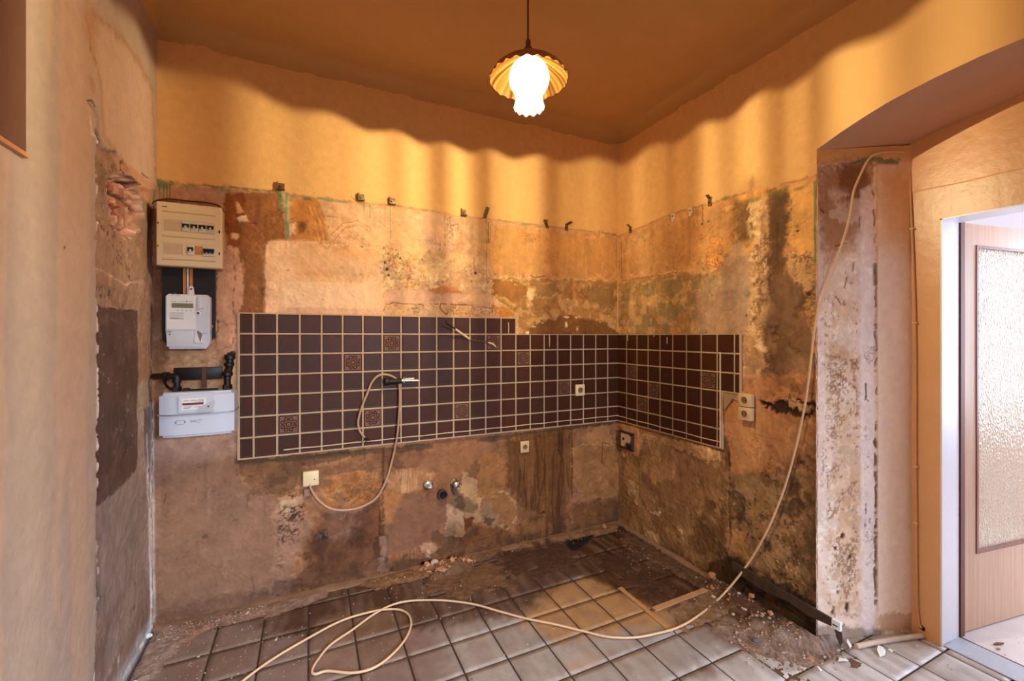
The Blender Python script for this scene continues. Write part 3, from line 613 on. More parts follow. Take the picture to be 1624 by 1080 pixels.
q = [bm.verts.new(p) for p in ((0, -2.75, 0), (0, -4.3, 0), (0, -4.3, HC), (0, -2.75, HC))]; bm.faces.new(q)
q = [bm.verts.new(p) for p in ((0, -2.75, 0), (XD, -2.62, 0), (XD, -2.62, 2.3636), (0, -2.75, 2.3152))]; bm.faces.new(q)
o = obj('lintel', bm, M_PAINT_SMOOTH, wall_right); set_col(o, PAINT)
bm = bmesh.new()
a = [bm.verts.new((0, y, z)) for y, z in OUT]; b = [bm.verts.new((XD, y, z)) for y, z in INN]
for i in range(len(OUT)-1): bm.faces.new((a[i], b[i], b[i+1], a[i+1]))
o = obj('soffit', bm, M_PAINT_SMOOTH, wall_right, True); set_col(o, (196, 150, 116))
# splayed jamb
u = np.linspace(0, JLEN, 124); t = np.linspace(0, 1, 560); U, T = np.meshgrid(u, t)
V = T*(2.3152+(2.3636-2.3152)*U/JLEN)
J = Surf(JA, JD, JN*(1 if JN[1] < 0 else -1), U, V, (230, 194, 160))
J.poly([(1290, 232), (1450, 232), (1450, 252), (1378, 250), (1340, 258), (1300, 275), (1290, 275)], PAINT, jag=.01)
J.poly([(1290, 262), (1340, 256), (1388, 252), (1392, 1040), (1290, 1040)], (236, 208, 188), jag=.008, h=-.003, soft=.004)
J.poly([(1296, 262), (1345, 256), (1385, 256), (1385, 330), (1350, 400), (1310, 420), (1296, 330)], (176, 122, 80), op=.9, jag=.03, soft=.05)
J.poly([(1335, 256), (1385, 254), (1384, 300), (1350, 330), (1330, 290)], (128, 80, 48), op=.75, jag=.03, soft=.03)
J.mottle([(1296, 300), (1388, 300), (1388, 1000), (1296, 1000)], [(222, 186, 158), (240, 218, 202)], .12, .5)
J.poly([(1322, 470), (1352, 480), (1364, 600), (1370, 760), (1364, 960), (1330, 980), (1326, 760), (1316, 600)], (210, 166, 120), op=.55, jag=.03, soft=.02, tex=.5)
J.mottle([(1310, 540), (1366, 560), (1368, 980), (1310, 980)], [(188, 138, 86), (222, 184, 146)], .05, .45, th=.05)
J.specks([(1300, 460), (1368, 470), (1366, 1000), (1302, 1000)], .012, .16, (124, 84, 54), .6, ar=1.6)
J.specks([(1300, 300), (1385, 300), (1385, 520), (1302, 520)], .013, .24, (124, 76, 56), .6, ar=2)
J.cracks([(1310, 560), (1366, 560), (1366, 980), (1310, 980)], .022, .22, (130, 84, 48), .7, dens=.5)
for p, rx, ry in (((1345, 965), .014, .03), ((1330, 940), .01, .012), ((1338, 850), .012, .02), ((1322, 970), .012, .02), ((1335, 995), .02, .01), ((1326, 870), .01, .014), ((1350, 885), .01, .02)): J.blob(p, rx, ry, (84, 54, 34), jag=.8, h=-.002)
J.poly([(1366, 300), (1388, 290), (1390, 1020), (1370, 1020), (1366, 700)], (240, 222, 214), op=.85, jag=.01, soft=.012)
J.cracks([(1368, 540), (1390, 540), (1390, 1010), (1370, 1010)], .05, .06, (130, 104, 92), .6, dens=.45)
J.line([(1386, 262), (1388, 330), (1390, 450), (1391, 1015)], .0045, (96, 66, 48), .8, jag=.010, h=-.004, brk=.5)
J.line([(1388, 420), (1389, 450)], .012, (110, 100, 60), .8)
J.line([(1389, 700), (1391, 770), (1390, 960)], .009, (90, 64, 50), .8, jag=.008, h=-.004, brk=.4)
for y0, y1 in ((585, 630), (640, 655), (630, 645), (800, 835)): J.line([(1374, y0), (1375, y1)], .005, (40, 34, 34), .95, jag=.006, brk=.55)
J.specks([(1370, 600), (1386, 600), (1386, 860), (1370, 860)], .010, .24, (70, 56, 52), .8)
for pts in ([(1365, 345), (1364, 360)], [(1302, 330), (1308, 336)], [(1327, 390), (1343, 385)], [(1355, 415), (1353, 430)], [(1326, 470), (1334, 480)], [(1345, 440), (1340, 455)]): J.line(pts, .004, (96, 50, 36), .85, jag=.006)
J.poly([(1392, 262), (1460, 255), (1460, 1040), (1393, 1040)], (246, 220, 196), jag=.002, soft=.003)
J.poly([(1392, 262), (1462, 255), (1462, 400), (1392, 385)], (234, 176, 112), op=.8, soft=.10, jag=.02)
J.poly([(1392, 975), (1460, 970), (1460, 1000), (1392, 1005)], (196, 150, 110), op=.7, jag=.02)
J.line([(1340, 262), (1360, 256), (1385, 252), (1425, 254)], .012, (104, 116, 84), .85, jag=.006, brk=.2)
J.line([(1395, 257), (1422, 258)], .013, (120, 126, 92), .9, jag=.004)
J.line([(1296, 280), (1296, 340), (1295, 1010)], .006, (170, 120, 84), .5, jag=.008, brk=.3)
J.poly([(1290, 990), (1400, 1000), (1400, 1040), (1290, 1040)], (120, 96, 80), op=.7, jag=.02, soft=.02)
J.finish([(1290, 262), (1340, 256), (1388, 252), (1392, 1040), (1290, 1040)], .28, .8)
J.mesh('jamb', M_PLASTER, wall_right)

# ================================================================== LEFT WALL
U, V = wgrid(-.02, 1.45, -.02, 2.5, HC, .0052)
Lw = Surf((XL, 0, 0), (0, -1, 0), (1, 0, 0), U, V, (177, 154, 136))
Lw.H += .008
Lw.streaks([(-200, -200), (150, -200), (150, 1400), (-200, 1400)], (214, 166, 130), .12, .35)
Lw.poly([(133, 22), (145, 20), (165, 40), (190, 62), (215, 100), (238, 145), (245, 300), (235, 296), (205, 275), (180, 240), (160, 215), (155, 130), (138, 70)], (196, 162, 140), jag=.02, soft=.04, rim=((176, 128, 86), .007))
Lw.poly([(128, 15), (146, 16), (150, 45), (148, 80), (130, 60)], (176, 120, 74), op=.5, jag=.03, soft=.04)
Lw.line([(140, 20), (170, 42), (200, 72), (225, 110), (238, 140)], .01, (160, 104, 60), .55, jag=.01, soft=.012)
Lw.line([(155, 130), (160, 215), (180, 240)], .012, (170, 114, 72), .45, soft=.015)
Lw.blob((142, 132), .03, .03, (176, 122, 80), .5)
ex = [(147, 205), (160, 232), (178, 240), (190, 258), (205, 285), (222, 300), (250, 302), (250, 1200), (130, 1300), (150, 1000), (150, 600)]
Lw.poly(ex, (150, 118, 100), jag=.012, soft=.004, h=-.012, rim=((96, 66, 48), .004, -.001))
Lw.mottle(ex, [(132, 98, 78), (172, 140, 122), (160, 122, 96)], .12, .6)
Lw.poly([(180, 245), (200, 262), (245, 300), (245, 330), (205, 290), (190, 270)], (196, 144, 112), op=.9, jag=.012, h=.006)
Lw.poly([(176, 285), (190, 276), (212, 290), (224, 310), (232, 340), (226, 365), (205, 380), (190, 370), (180, 345), (175, 310)], (190, 142, 122), jag=.02, h=-.022, soft=.008, rim=((216, 180, 164), .008, .008))
Lw.mottle([(176, 285), (212, 285), (232, 340), (205, 380), (182, 350)], [(150, 100, 84), (216, 172, 150)], .04, .8, h=.008)
Lw.line([(176, 302), (200, 312), (215, 322), (222, 335)], .009, (80, 44, 34), .9, jag=.01, h=-.012)
Lw.line([(190, 278), (210, 295), (222, 318), (228, 345)], .006, (60, 36, 28), .9, jag=.01, h=-.01)
Lw.poly([(176, 316), (188, 318), (198, 330), (182, 334)], (204, 134, 86), jag=.012, h=.012)
Lw.poly([(180, 326), (202, 330), (205, 345), (186, 342)], (150, 82, 60), jag=.012, h=-.004)
for pts in ([(188, 245), (192, 270), (210, 290)], [(155, 240), (157, 300)], [(222, 275), (232, 282)]): Lw.line(pts, .004, (56, 38, 32), .85, jag=.006, h=-.002)
Lw.line([(136, 162), (142, 170), (150, 185), (152, 200)], .011, (150, 134, 120), .95, jag=.008, h=-.004); Lw.line([(133, 160), (140, 158), (146, 168)], .004, (56, 40, 34), .9, jag=.006, h=-.003)
Lw.line([(137, 185), (140, 212), (148, 214)], .006, (226, 196, 176), .8, jag=.006)
Lw.poly([(155, 370), (200, 375), (235, 400), (235, 470), (155, 440)], (166, 132, 112), op=.6, jag=.03, soft=.03)
Lw.line([(152, 425), (175, 435), (205, 450), (225, 445)], .004, (206, 172, 148), .8, jag=.012, h=.003)
Lw.blob((180, 466), .010, .018, (48, 32, 28), jag=.6, h=-.004)
Lw.specks([(152, 230), (240, 310), (240, 480), (152, 480)], .014, .2, (96, 64, 50), .8)
Lw.poly([(150, 486), (222, 494), (222, 600), (220, 742), (208, 760), (185, 785), (152, 808)], (92, 68, 58), jag=.006, soft=.004, h=.002, rim=((50, 34, 30), .003, -.002))
Lw.mottle([(152, 490), (220, 496), (220, 742), (154, 800)], [(108, 82, 72), (78, 56, 48)], .14, .5)
Lw.specks([(152, 490), (220, 496), (220, 742), (154, 800)], .006, .36, (206, 190, 180), .6, h=0, ar=2)
Lw.poly([(152, 810), (206, 764), (222, 745), (225, 860), (210, 930), (152, 1000)], (168, 146, 132), op=.8, jag=.02, soft=.01)
Lw.poly([(150, 905), (165, 930), (175, 950), (170, 965), (150, 950)], (92, 82, 76), op=.8, jag=.03, soft=.03)
Lw.poly([(176, 1000), (200, 950), (225, 900), (238, 930), (200, 1020), (170, 1080)], (176, 150, 130), op=.8, jag=.02, soft=.01)
Lw.poly([(222, 610), (242, 600), (243, 940), (226, 900), (222, 745)], (176, 152, 138), op=.7, jag=.02, soft=.02)
Lw.line([(236, 690), (240, 820), (243, 960)], .012, (226, 220, 218), .85, jag=.006, h=.002)
Lw.line([(246, 985), (215, 1040), (180, 1105)], .05, (206, 206, 210), .8, jag=.02, soft=.04)
Lw.line([(246, 990), (210, 1055), (185, 1100)], .012, (236, 240, 246), .8, jag=.01, brk=.2)
for p, r in (((218, 925), .007), ((166, 1015), .006), ((217, 963), .008), ((193, 1046), .014)): Lw.blob(p, r, r*2, (60, 40, 34) if r < .01 else (226, 230, 240), jag=.7)

Lw.line([(153, 1000), (158, 1003)], .005, (240, 236, 232), .9, h=.004)
Lw.blob((98, 392), .007, .006, (70, 44, 28), h=-.002)
Lw.finish(ex, .7, .9)
Lw.line([(148, 215), (150, 400), (150, 700), (152, 930), (153, 1100)], .0085, (246, 240, 238), .95, jag=.003, h=.003)
Lw.line([(243, 640), (243, 985)], .010, (232, 228, 226), .9, jag=.004, h=.002)
Lw.poly([(150, 812), (222, 748), (238, 760), (238, 1000), (190, 1110), (150, 1200)], (118, 100, 96), op=.5, soft=.03, jag=.03)
wall_left = struct(Lw.mesh('wall_left', M_PLASTER))
bm = bmesh.new(); q = [bm.verts.new(p) for p in ((XL+.008, -1.45, 0), (XL+.008, -4.3, 0), (XL+.008, -4.3, HC), (XL+.008, -1.45, HC))]; bm.faces.new(q)
o = obj('wall_plaster', bm, M_PAINT_SMOOTH, wall_left); set_col(o, (177, 154, 136))

# ================================================================== REST OF THE SHELL
YF = -4.3
bm = bmesh.new()                                    # ceiling with a coved edge
rings = []
for k in range(8):
    a = k/7*PI/2; ins = .10*(1-math.cos(a)); z = HC-.10+.10*math.sin(a)
    rings.append([bm.verts.new(p) for p in ((XL+ins, 0-ins, z), (0-ins, 0-ins, z), (0-ins, YF+ins, z), (XL+ins, YF+ins, z))])
for i in range(7):
    for k in range(4): bm.faces.new((rings[i][k], rings[i][(k+1) % 4], rings[i+1][(k+1) % 4], rings[i+1][k]))
bm.faces.new(rings[-1]); recalc(bm)
o = obj('ceiling', bm, M_PAINT_SMOOTH, None, True); set_col(o, (196, 148, 88)); struct(o)
bm = bmesh.new()                                    # wall behind the camera, pierced by the window
W0, W1, WZ0, WZ1 = -2.1, -.25, .35, 2.2
for a in ((XL, W0, 0, HC), (W1, 0, 0, HC), (W0, W1, 0, WZ0), (W0, W1, WZ1, HC)): bx(bm, a[0], a[1], YF-.3, YF, a[2], a[3])
o = obj('wall_front', bm, M_PAINT_SMOOTH); set_col(o, PAINT); struct(o)
M_WHITE = mat('white_lacquer', (236, 238, 244), .35, var=.03)
bm = bmesh.new()
for a in ((W0, W0+.06, WZ0, WZ1), (W1-.06, W1, WZ0, WZ1), (W0+.06, W1-.06, WZ0, WZ0+.06), (W0+.06, W1-.06, WZ1-.06, WZ1), (-1.205, -1.145, WZ0+.06, WZ1-.06)): bx(bm, a[0], a[1], YF-.22, YF-.15, a[2], a[3], .005)
o = obj('window_1', bm, M_WHITE); struct(o)
# wall with the doorway at the back of the opening
M_GLOSS = attr_mat('oil_painted_plaster', .34, .0016, 26, .05, .5, scale=8)
DY0, DY1, DH = -1.7085, -2.52, 1.976
bm = bmesh.new()
for a in ((XD, XD+.145, DY0+.006, -.2, 0, 2.6), (XD, XD+.145, -3.6, DY1-.006, 0, 2.6), (XD, XD+.145, DY1-.006, DY0+.006, DH+.006, 2.6)): bx(bm, *a)
wd = obj('wall_doorway', bm, M_GLOSS); set_col(wd, (224, 168, 118)); struct(wd)
bm = bmesh.new()                                    # thicker smooth coat above the door (its lower edge shows as a ridge)
pts = [onX(1440, 316, XD), onX(1470, 308, XD), onX(1530, 294, XD), onX(1624, 262, XD)]
n = 14; lo = []; hi = []
for i in range(n):
    y = -1.575-.055*i; z = 2.137+.002*math.sin(i*1.3)-.0015*i; lo.append((XD-.0012, y, z)); hi.append((XD-.0012, y, 2.44))
A = [bm.verts.new(p) for p in lo]; Bv = [bm.verts.new(p) for p in hi]; D0 = [bm.verts.new((XD+.001, p[1], p[2]-.010)) for p in lo]
for i in range(n-1): bm.faces.new((A[i], A[i+1], Bv[i+1], Bv[i])); bm.faces.new((D0[i], D0[i+1], A[i+1], A[i]))
recalc(bm); o = obj('paint_coat', bm, M_GLOSS, wd); set_col(o, (226, 164, 106))
# next room
M_HALLW = mat('white_hall_paint', (240, 242, 248), .7, var=.03); M_HALLF = mat('pale_hall_floor', (212, 202, 198), .45, var=.12, scale=9, bump=.0006)
bm = bmesh.new()
for a in ((-3.6, -3.0, 0, 2.75), (-1.7, -.2, 0, 2.75), (-3.0, -1.7, 0, .7), (-3.0, -1.7, 2.3, 2.75)): bx(bm, 3.2, 3.3, a[0], a[1], a[2], a[3])
o = obj('wall_hall_right', bm, M_HALLW); struct(o)
bm = bmesh.new(); bx(bm, XD+.145, 3.3, -.3, -.2, 0, 2.75); o = obj('wall_hall_back', bm, M_HALLW); struct(o)
bm = bmesh.new(); bx(bm, XD, 3.3, -3.6, -.2, 2.75, 2.85); o = obj('ceiling_hall', bm, M_HALLW); struct(o)
bm = bmesh.new()
bx(bm, XD+.145, 3.3, -3.7, -3.6, 0, 2.75)
o = obj('wall_hall_front', bm, M_HALLW); struct(o)
bm = bmesh.new(); bx(bm, .66, 3.3, -3.6, -.2, -.03, .0); o = obj('floor_hall', bm, M_HALLF); struct(o)
bm = bmesh.new(); bx(bm, 1.0, 3.2, -.322, -.3, 0, 1.15, .004); o = obj('trim_1', bm, mat('ochre_hall_panelling', (206, 160, 96), .6, var=.1)); struct(o)

# ------------------------------------------------------------------ door frame, leaf and patterned glass
def wood(name, c, d, rough=.35, sc=(60, 60, 2.2)):
    m = bpy.data.materials.new(name); m.use_nodes = True; nt = m.node_tree; N = nt.nodes; L = nt.links; b = N['Principled BSDF']
    b.inputs['Roughness'].default_value = rough
    tc = N.new('ShaderNodeTexCoord'); mp = N.new('ShaderNodeMapping'); mp.inputs['Scale'].default_value = sc; L.new(tc.outputs['Object'], mp.inputs[0])
    nz = N.new('ShaderNodeTexNoise'); nz.inputs['Scale'].default_value = 1; nz.inputs['Detail'].default_value = 6; L.new(mp.outputs[0], nz.inputs['Vector'])
    cr = N.new('ShaderNodeValToRGB'); cr.color_ramp.elements[0].position = .3; cr.color_ramp.elements[1].position = .7
    cr.color_ramp.elements[0].color = (*lin(d), 1); cr.color_ramp.elements[1].color = (*lin(c), 1); L.new(nz.outputs['Fac'], cr.inputs[0]); L.new(cr.outputs[0], b.inputs['Base Color'])
    return m
M_DOOR = wood('beige_wood_veneer', (214, 178, 146), (196, 156, 122)); M_BROWN = mat('brown_edge_band', (120, 72, 50), .5)
M_BEAD = wood('brown_bead_wood', (150, 96, 66), (120, 72, 48))
PH = onZ(1523, 1006.4); PE = onZ(1624, 975.7); dd = PE-PH; dd /= np.linalg.norm(dd); nn = np.array([-dd[1], dd[0], 0])   # nn points away from the camera
if nn[1] < 0: nn = -nn
door = bpy.data.objects.new('door_1', None); COL.objects.link(door); door.location = tuple(PH); door['kind'] = 'structure'
def dpt(s, d, z): return tuple(PH+dd*s+nn*d+np.array([0, 0, z]))
def dbox(bm, s0, s1, d0, d1, z0, z1):
    prism(bm, [dpt(s0, d0, z0), dpt(s1, d0, z0), dpt(s1, d1, z0), dpt(s0, d1, z0)], (0, 0, 1), 0, z1-z0)
LW, GS0, GS1, GZ0, GZ1 = .84, .116, .72, .372, 1.882
bm = bmesh.new(); z0, z1 = .006, 1.985
for a in ((0, GS0, z0, z1), (GS1, LW, z0, z1), (GS0, GS1, z0, GZ0), (GS0, GS1, GZ1, z1)): dbox(bm, a[0], a[1], 0, .04, a[2], a[3])
recalc(bm); obj('door_leaf', bm, M_DOOR, door)
bm = bmesh.new(); dbox(bm, -.03, -.001, -.018, .036, .006, 1.985); recalc(bm); obj('door_edge', bm, M_BROWN, door)
bm = bmesh.new(); e = .014
for a in ((GS0, GS0+e, GZ0, GZ1), (GS1-e, GS1, GZ0, GZ1), (GS0+e, GS1-e, GZ0, GZ0+e), (GS0+e, GS1-e, GZ1-e, GZ1)): dbox(bm, a[0], a[1], -.004, .03, a[2], a[3])
recalc(bm); obj('glazing_bead', bm, M_BEAD, door)
mg = bpy.data.materials.new('pebbled_glass'); mg.use_nodes = True; nt = mg.node_tree; N = nt.nodes; L = nt.links; b = N['Principled BSDF']
b.inputs['Base Color'].default_value = (1, .88, .68, 1); b.inputs['Roughness'].default_value = .12; b.inputs['IOR'].default_value = 1.45; b.inputs['Transmission Weight'].default_value = .55
g = N.new('ShaderNodeNewGeometry'); mp = N.new('ShaderNodeMapping'); mp.inputs['Scale'].default_value = (1, 1, .5); L.new(g.outputs['Position'], mp.inputs[0])
vo = N.new('ShaderNodeTexVoronoi'); vo.inputs['Scale'].default_value = 140; vo.feature = 'SMOOTH_F1'; L.new(mp.outputs[0], vo.inputs['Vector'])
bp = N.new('ShaderNodeBump'); bp.inputs['Distance'].default_value = .006; bp.inputs['Strength'].default_value = 1; L.new(vo.outputs['Distance'], bp.inputs['Height']); L.new(bp.outputs[0], b.inputs['Normal'])
bm = bmesh.new(); dbox(bm, GS0+.003, GS1-.003, .012, .018, GZ0+.003, GZ1-.003); recalc(bm); obj('glass_pane', bm, mg, door)
M_METAL = mat('brushed_steel', (190, 190, 192), .3, 1.0)
bm = bmesh.new(); cyl(bm, dpt(.77, 0, 1.03), -nn, .01, .05, 12); tube(bm, [dpt(.77, -.048, 1.03), dpt(.70, -.052, 1.03), dpt(.65, -.05, 1.03)], .009, 10); bx_ = None
obj('door_handle', bm, M_METAL, door, True)
bm = bmesh.new()                                    # white reveal of the frame: hinge side, head, lock side
prism(bm, [(XD+.001, DY0-.0, 0), (XD+.15, DY0-.006, 0), (XD+.15, DY0+.03, 0), (XD+.001, DY0+.02, 0)], (0, 0, 1), 0, DH+.02)
prism(bm, [(XD+.001, DY1, 0), (XD+.15, DY1, 0), (XD+.15, DY1-.03, 0), (XD+.001, DY1-.03, 0)], (0, 0, 1), 0, DH+.02)
bx(bm, XD+.001, XD+.15, DY1-.02, DY0+.02, DH, DH+.022)
recalc(bm); obj('door_frame', bm, M_WHITE, door)
bm = bmesh.new(); bx(bm, XD+.01, XD+.15, DY1, DY0-.004, .0, .005, .002); obj('threshold', bm, mat('grey_threshold', (176, 180, 192), .45), door)

# ================================================================== FLOOR
class Floor(Surf):
    def __init__(s, U, V, base):
        super().__init__((0, 0, 0), (1, 0, 0), (0, 0, 1), U, V, base); s.vd = np.array([0, 1.0, 0])
    def uv(s, pts): return np.array([onZ(p[0], p[1])[:2] for p in pts])
bm = bmesh.new(); q = [bm.verts.new(p) for p in ((XL, YF, -.006), (.7, YF, -.006), (.7, 0, -.006), (XL, 0, -.006))]; bm.faces.new(q)
bmesh.ops.subdivide_edges(bm, edges=bm.edges, cuts=1)
fl = struct(obj('floor', bm, mat('dark_floor_joint', (74, 52, 42), .9, bump=.002)))
TP = .2012; FX, FY = -.5542, -.7218
cells = []
for i in range(-12, 7):
    for j in range(-13, 5):
        x0, x1 = FX+i*TP, FX+(i+1)*TP; y0, y1 = FY+j*TP, FY+(j+1)*TP
        x0, x1, y0, y1 = max(x0+.0032, XL+.01), min(x1-.0032, .66), max(y0+.0032, -3.3), min(y1-.0032, -.008)
        if x1-x0 < .02 or y1-y0 < .02: continue
        if x0 > -.02 and y1 > -1.3: continue
        if x0 > -.02 and y0 < -2.9: continue
        cells.append((x0, x1, y0, y1))
rs = np.random.RandomState(5)
t9 = np.linspace(0, 1, 9); tt = np.concatenate([[0], t9, [1]]); NT = len(tt)
Us = []; Vs = []; Zs = []
for (x0, x1, y0, y1) in cells:
    c = .0016
    gx = np.concatenate([[x0], np.linspace(x0+c, x1-c, 9), [x1]]); gy = np.concatenate([[y0], np.linspace(y0+c, y1-c, 9), [y1]])
    X, Y = np.meshgrid(gx, gy); Z = np.zeros(X.shape); Z[0, :] = Z[-1, :] = Z[:, 0] = Z[:, -1] = -.0045
    a, b_ = rs.uniform(-.004, .004, 2); Z = Z+(X-(x0+x1)/2)*a+(Y-(y0+y1)/2)*b_
    Us.append(X.ravel()); Vs.append(Y.ravel()); Zs.append(Z.ravel())
U = np.array(Us); V = np.array(Vs); Z = np.array(Zs)
FT = Floor(U, V, (172, 158, 152))
FT.C *= .78*(1+rs.uniform(-.10, .10, (len(cells), 1, 1)))
dirtA = [(200, 1090), (250, 985), (420, 955), (600, 905), (800, 855), (990, 825), (1140, 925), (1080, 1000), (988, 935), (930, 925), (838, 980), (700, 1015), (640, 1090)]
FT.poly([(150, 1300), (250, 960), (640, 900), (700, 1000), (720, 1100), (700, 1300)], (122, 98, 88), op=.85, soft=.1, jag=.06)
FT.poly([(400, 980), (600, 905), (800, 855), (990, 825), (1140, 925), (1110, 985), (1038, 968), (988, 935), (920, 915), (838, 975), (720, 990), (560, 1010), (430, 1010)], (74, 47, 31), op=.92, soft=.05, jag=.05)
FT.poly([(820, 985), (890, 925), (980, 905), (1060, 965), (1080, 995), (1000, 1000), (880, 1015)], (168, 122, 72), op=.85, soft=.05, jag=.05)
FT.poly([(985, 830), (1140, 928), (1040, 968), (920, 910), (880, 880)], (66, 39, 21), op=.94, soft=.03, jag=.03)
FT.poly([(1080, 985), (1140, 930), (1300, 1000), (1330, 1030), (1280, 1060), (1120, 1010)], (120, 92, 72), op=.8, soft=.06, jag=.05)
FT.poly([(1120, 1040), (1300, 1040), (1400, 1010), (1624, 1000), (1700, 1200), (1050, 1200)], (196, 190, 188), op=.8, soft=.1, jag=.05)
FT.poly([(500, 985), (560, 960), (640, 970), (650, 1030), (590, 1060), (500, 1060)], (134, 104, 84), op=.5, soft=.04, jag=.04)
FT.streaks([(150, 1300), (250, 960), (990, 840), (1300, 1000), (1624, 1000), (1624, 1400)], (130, 104, 88), .02, .35)
for p, rx, ry, c in (((1120, 1068), .07, .05, (110, 82, 66)), ((610, 1020), .12, .1, (110, 84, 68)), ((350, 1050), .2, .12, (120, 94, 80)), ((930, 1050), .1, .06, (170, 140, 120))): FT.blob(p, rx, ry, c, .7, soft=.8, jag=.8)
M_FTILE = attr_mat('stone_look_floor_tile', .42, .0011, 26, .22, .45, scale=13)
rimm = np.zeros((NT, NT), bool); rimm[0] = rimm[-1] = rimm[:, 0] = rimm[:, -1] = True; FT.C[:, rimm.ravel()] = lin((70, 50, 42))
idx = np.arange(NT*NT).reshape(NT, NT); q = np.stack([idx[:-1, :-1], idx[:-1, 1:], idx[1:, 1:], idx[1:, :-1]], -1).reshape(-1, 4)
for k, (x0, x1, y0, y1) in enumerate(cells):
    P = np.stack([U[k]-x0, V[k]-y0, Z[k]], 1)
    o = raw_mesh('floor_tile', P, q, FT.C[k], M_FTILE, None, smooth=False); o.location = (x0, y0, 0); o.parent = fl

# dirt, mortar crumbs and soot lying on the tiles
U, V = np.meshgrid(np.arange(XL+.01, .12, .0075), np.arange(-1.75, -.004, .0075))
D = Floor(U, V, (92, 66, 48)); D.H[:] = -.012
nz = fbm(U, V, .10, 71, 5); nf = fbm(U, V, .025, 72, 4)
def heap(pts, h, soft, jag, col=None, js=1):
    D.seed += 7; P = D.uv(pts); m, d = D.sd(P, soft+jag+.03); n = fbm(D.U[m], D.V[m], (.05, .1, .3)[js], D.seed, 5)
    k = 1-sst(-soft, soft, d+n*jag*2); D.H[m] = np.maximum(D.H[m], -.012+(h+.012)*k)
    if col: D.C[m] += (np.array(lin(col))-D.C[m])*k[:, None]
heap([(225, 1040), (250, 985), (420, 957), (520, 935), (520, 948), (430, 978), (330, 1000), (260, 1050)], .010, .05, .03, (140, 108, 92))
heap([(200, 1090), (250, 985), (290, 1000), (240, 1090)], .008, .04, .03, (150, 126, 114))
heap([(560, 925), (700, 885), (800, 858), (980, 830), (980, 842), (800, 875), (720, 905), (600, 935)], .014, .04, .03, (130, 92, 62))
heap([(660, 905), (740, 885), (750, 900), (690, 918)], .035, .04, .03, (170, 120, 82), 0)
heap([(780, 880), (900, 855), (930, 890), (860, 920), (780, 910)], .003, .04, .12, (78, 50, 34), 0)
heap([(700, 900), (780, 880), (820, 930), (740, 950), (640, 940)], .0025, .05, .10, (110, 78, 56), 0)
heap([(895, 860), (945, 848), (925, 870), (905, 876)], .008, .012, .01, (30, 18, 12), 0)
heap([(990, 840), (1140, 930), (1120, 940), (985, 860)], .009, .03, .03, (90, 62, 40), 0)
heap([(920, 880), (1000, 870), (1080, 950), (1040, 960)], .0018, .05, .10, (70, 44, 26), 0)
heap([(1040, 965), (1140, 930), (1180, 950), (1150, 985), (1080, 1000)], .004, .05, .06, (124, 92, 66), 0)
heap([(1120, 930), (1160, 905), (1320, 985), (1330, 1020), (1300, 1040), (1180, 990)], .035, .06, .05, (84, 58, 40))
heap([(1200, 960), (1300, 985), (1325, 1015), (1290, 1020), (1220, 990)], .04, .04, .04, (52, 34, 22))
heap([(1130, 985), (1250, 1000), (1330, 1030), (1290, 1062), (1200, 1040), (1120, 1005)], .006, .06, .07, (128, 104, 90))
heap([(1310, 1010), (1400, 1018), (1380, 1026), (1310, 1030)], .008, .03, .02, (130, 112, 100))
rid = np.sin((U*1.1-V*.9)*150+fbm(U, V, .06, 77, 3)*14)
P = D.uv([(1230, 1000), (1330, 1010), (1340, 1045), (1260, 1060), (1200, 1030)]); m, d = D.sd(P, .06)
k = 1-sst(-.05, .03, d); D.H[m] = np.maximum(D.H[m], .004*k+rid[m]*.0055*k-.002); D.C[m] += (np.array(lin((150, 136, 128)))-D.C[m])*(k*sst(-.2, .6, rid[m])*.5)[:, None]
D.H += nz*.010*(D.H > -.008)+nf*.007*(D.H > -.008)+fbm(U, V, .012, 73, 2)*.004
D.C *= (1+nf*1.1)[..., None]
for (px_, w_, c) in (((880, 870), .0, (60, 36, 22)),): pass
Pp = np.stack([U, V, D.H], -1)
keep = ((D.H[:-1, :-1] > -.001) | (D.H[1:, 1:] > -.001)) & ~((U[1:, 1:] > -.012) & (V[1:, 1:] > -1.445))
M_DIRT = attr_mat('dirt_and_mortar', .9, .004, 90, .3, .25, scale=60)
dirt = grid_mesh('dirt', Pp, D.C, M_DIRT, None, False, keep)
tag(dirt, 'brown dirt and crumbled mortar lying on the floor tiles along the walls', 'dirt', kind='stuff')

# mortar ledges at the foot of the walls
M_LEDGE = mat('old_mortar', (132, 96, 68), .9, var=.3, scale=30, bump=.003)
def ledge(name, p0, p1, w_, h_, inward, n=60):
    bm = bmesh.new(); rr = random.Random(3); p0 = Vector(p0); p1 = Vector(p1); inn = Vector(inward); prev = None
    for i in range(n+1):
        p = p0.lerp(p1, i/n); a = rr.uniform(.7, 1.25); b_ = rr.uniform(.6, 1.2)
        r = [bm.verts.new(p+inn*x+Vector((0, 0, z))) for x, z in ((-.01, -.003), (-.01, h_*b_), (w_*.5*a, h_*b_*.95), (w_*a, h_*.45), (w_*a*1.05, -.003))]
        if prev:
            for k in range(4): bm.faces.new((prev[k], prev[k+1], r[k+1], r[k]))
        prev = r
    recalc(bm); return struct(obj(name, bm, M_LEDGE, None, True))
ledge('trim_2', (XL, 0, 0), (0, 0, 0), .034, .014, (0, -1, 0), 90)
ledge('trim_3', (0, 0, 0), (0, -.98, 0), .03, .014, (-1, 0, 0), 40)
M_STRIP = mat('pale_edging', (176, 128, 82), .8, var=.25, scale=30, bump=.001)
bm = bmesh.new()
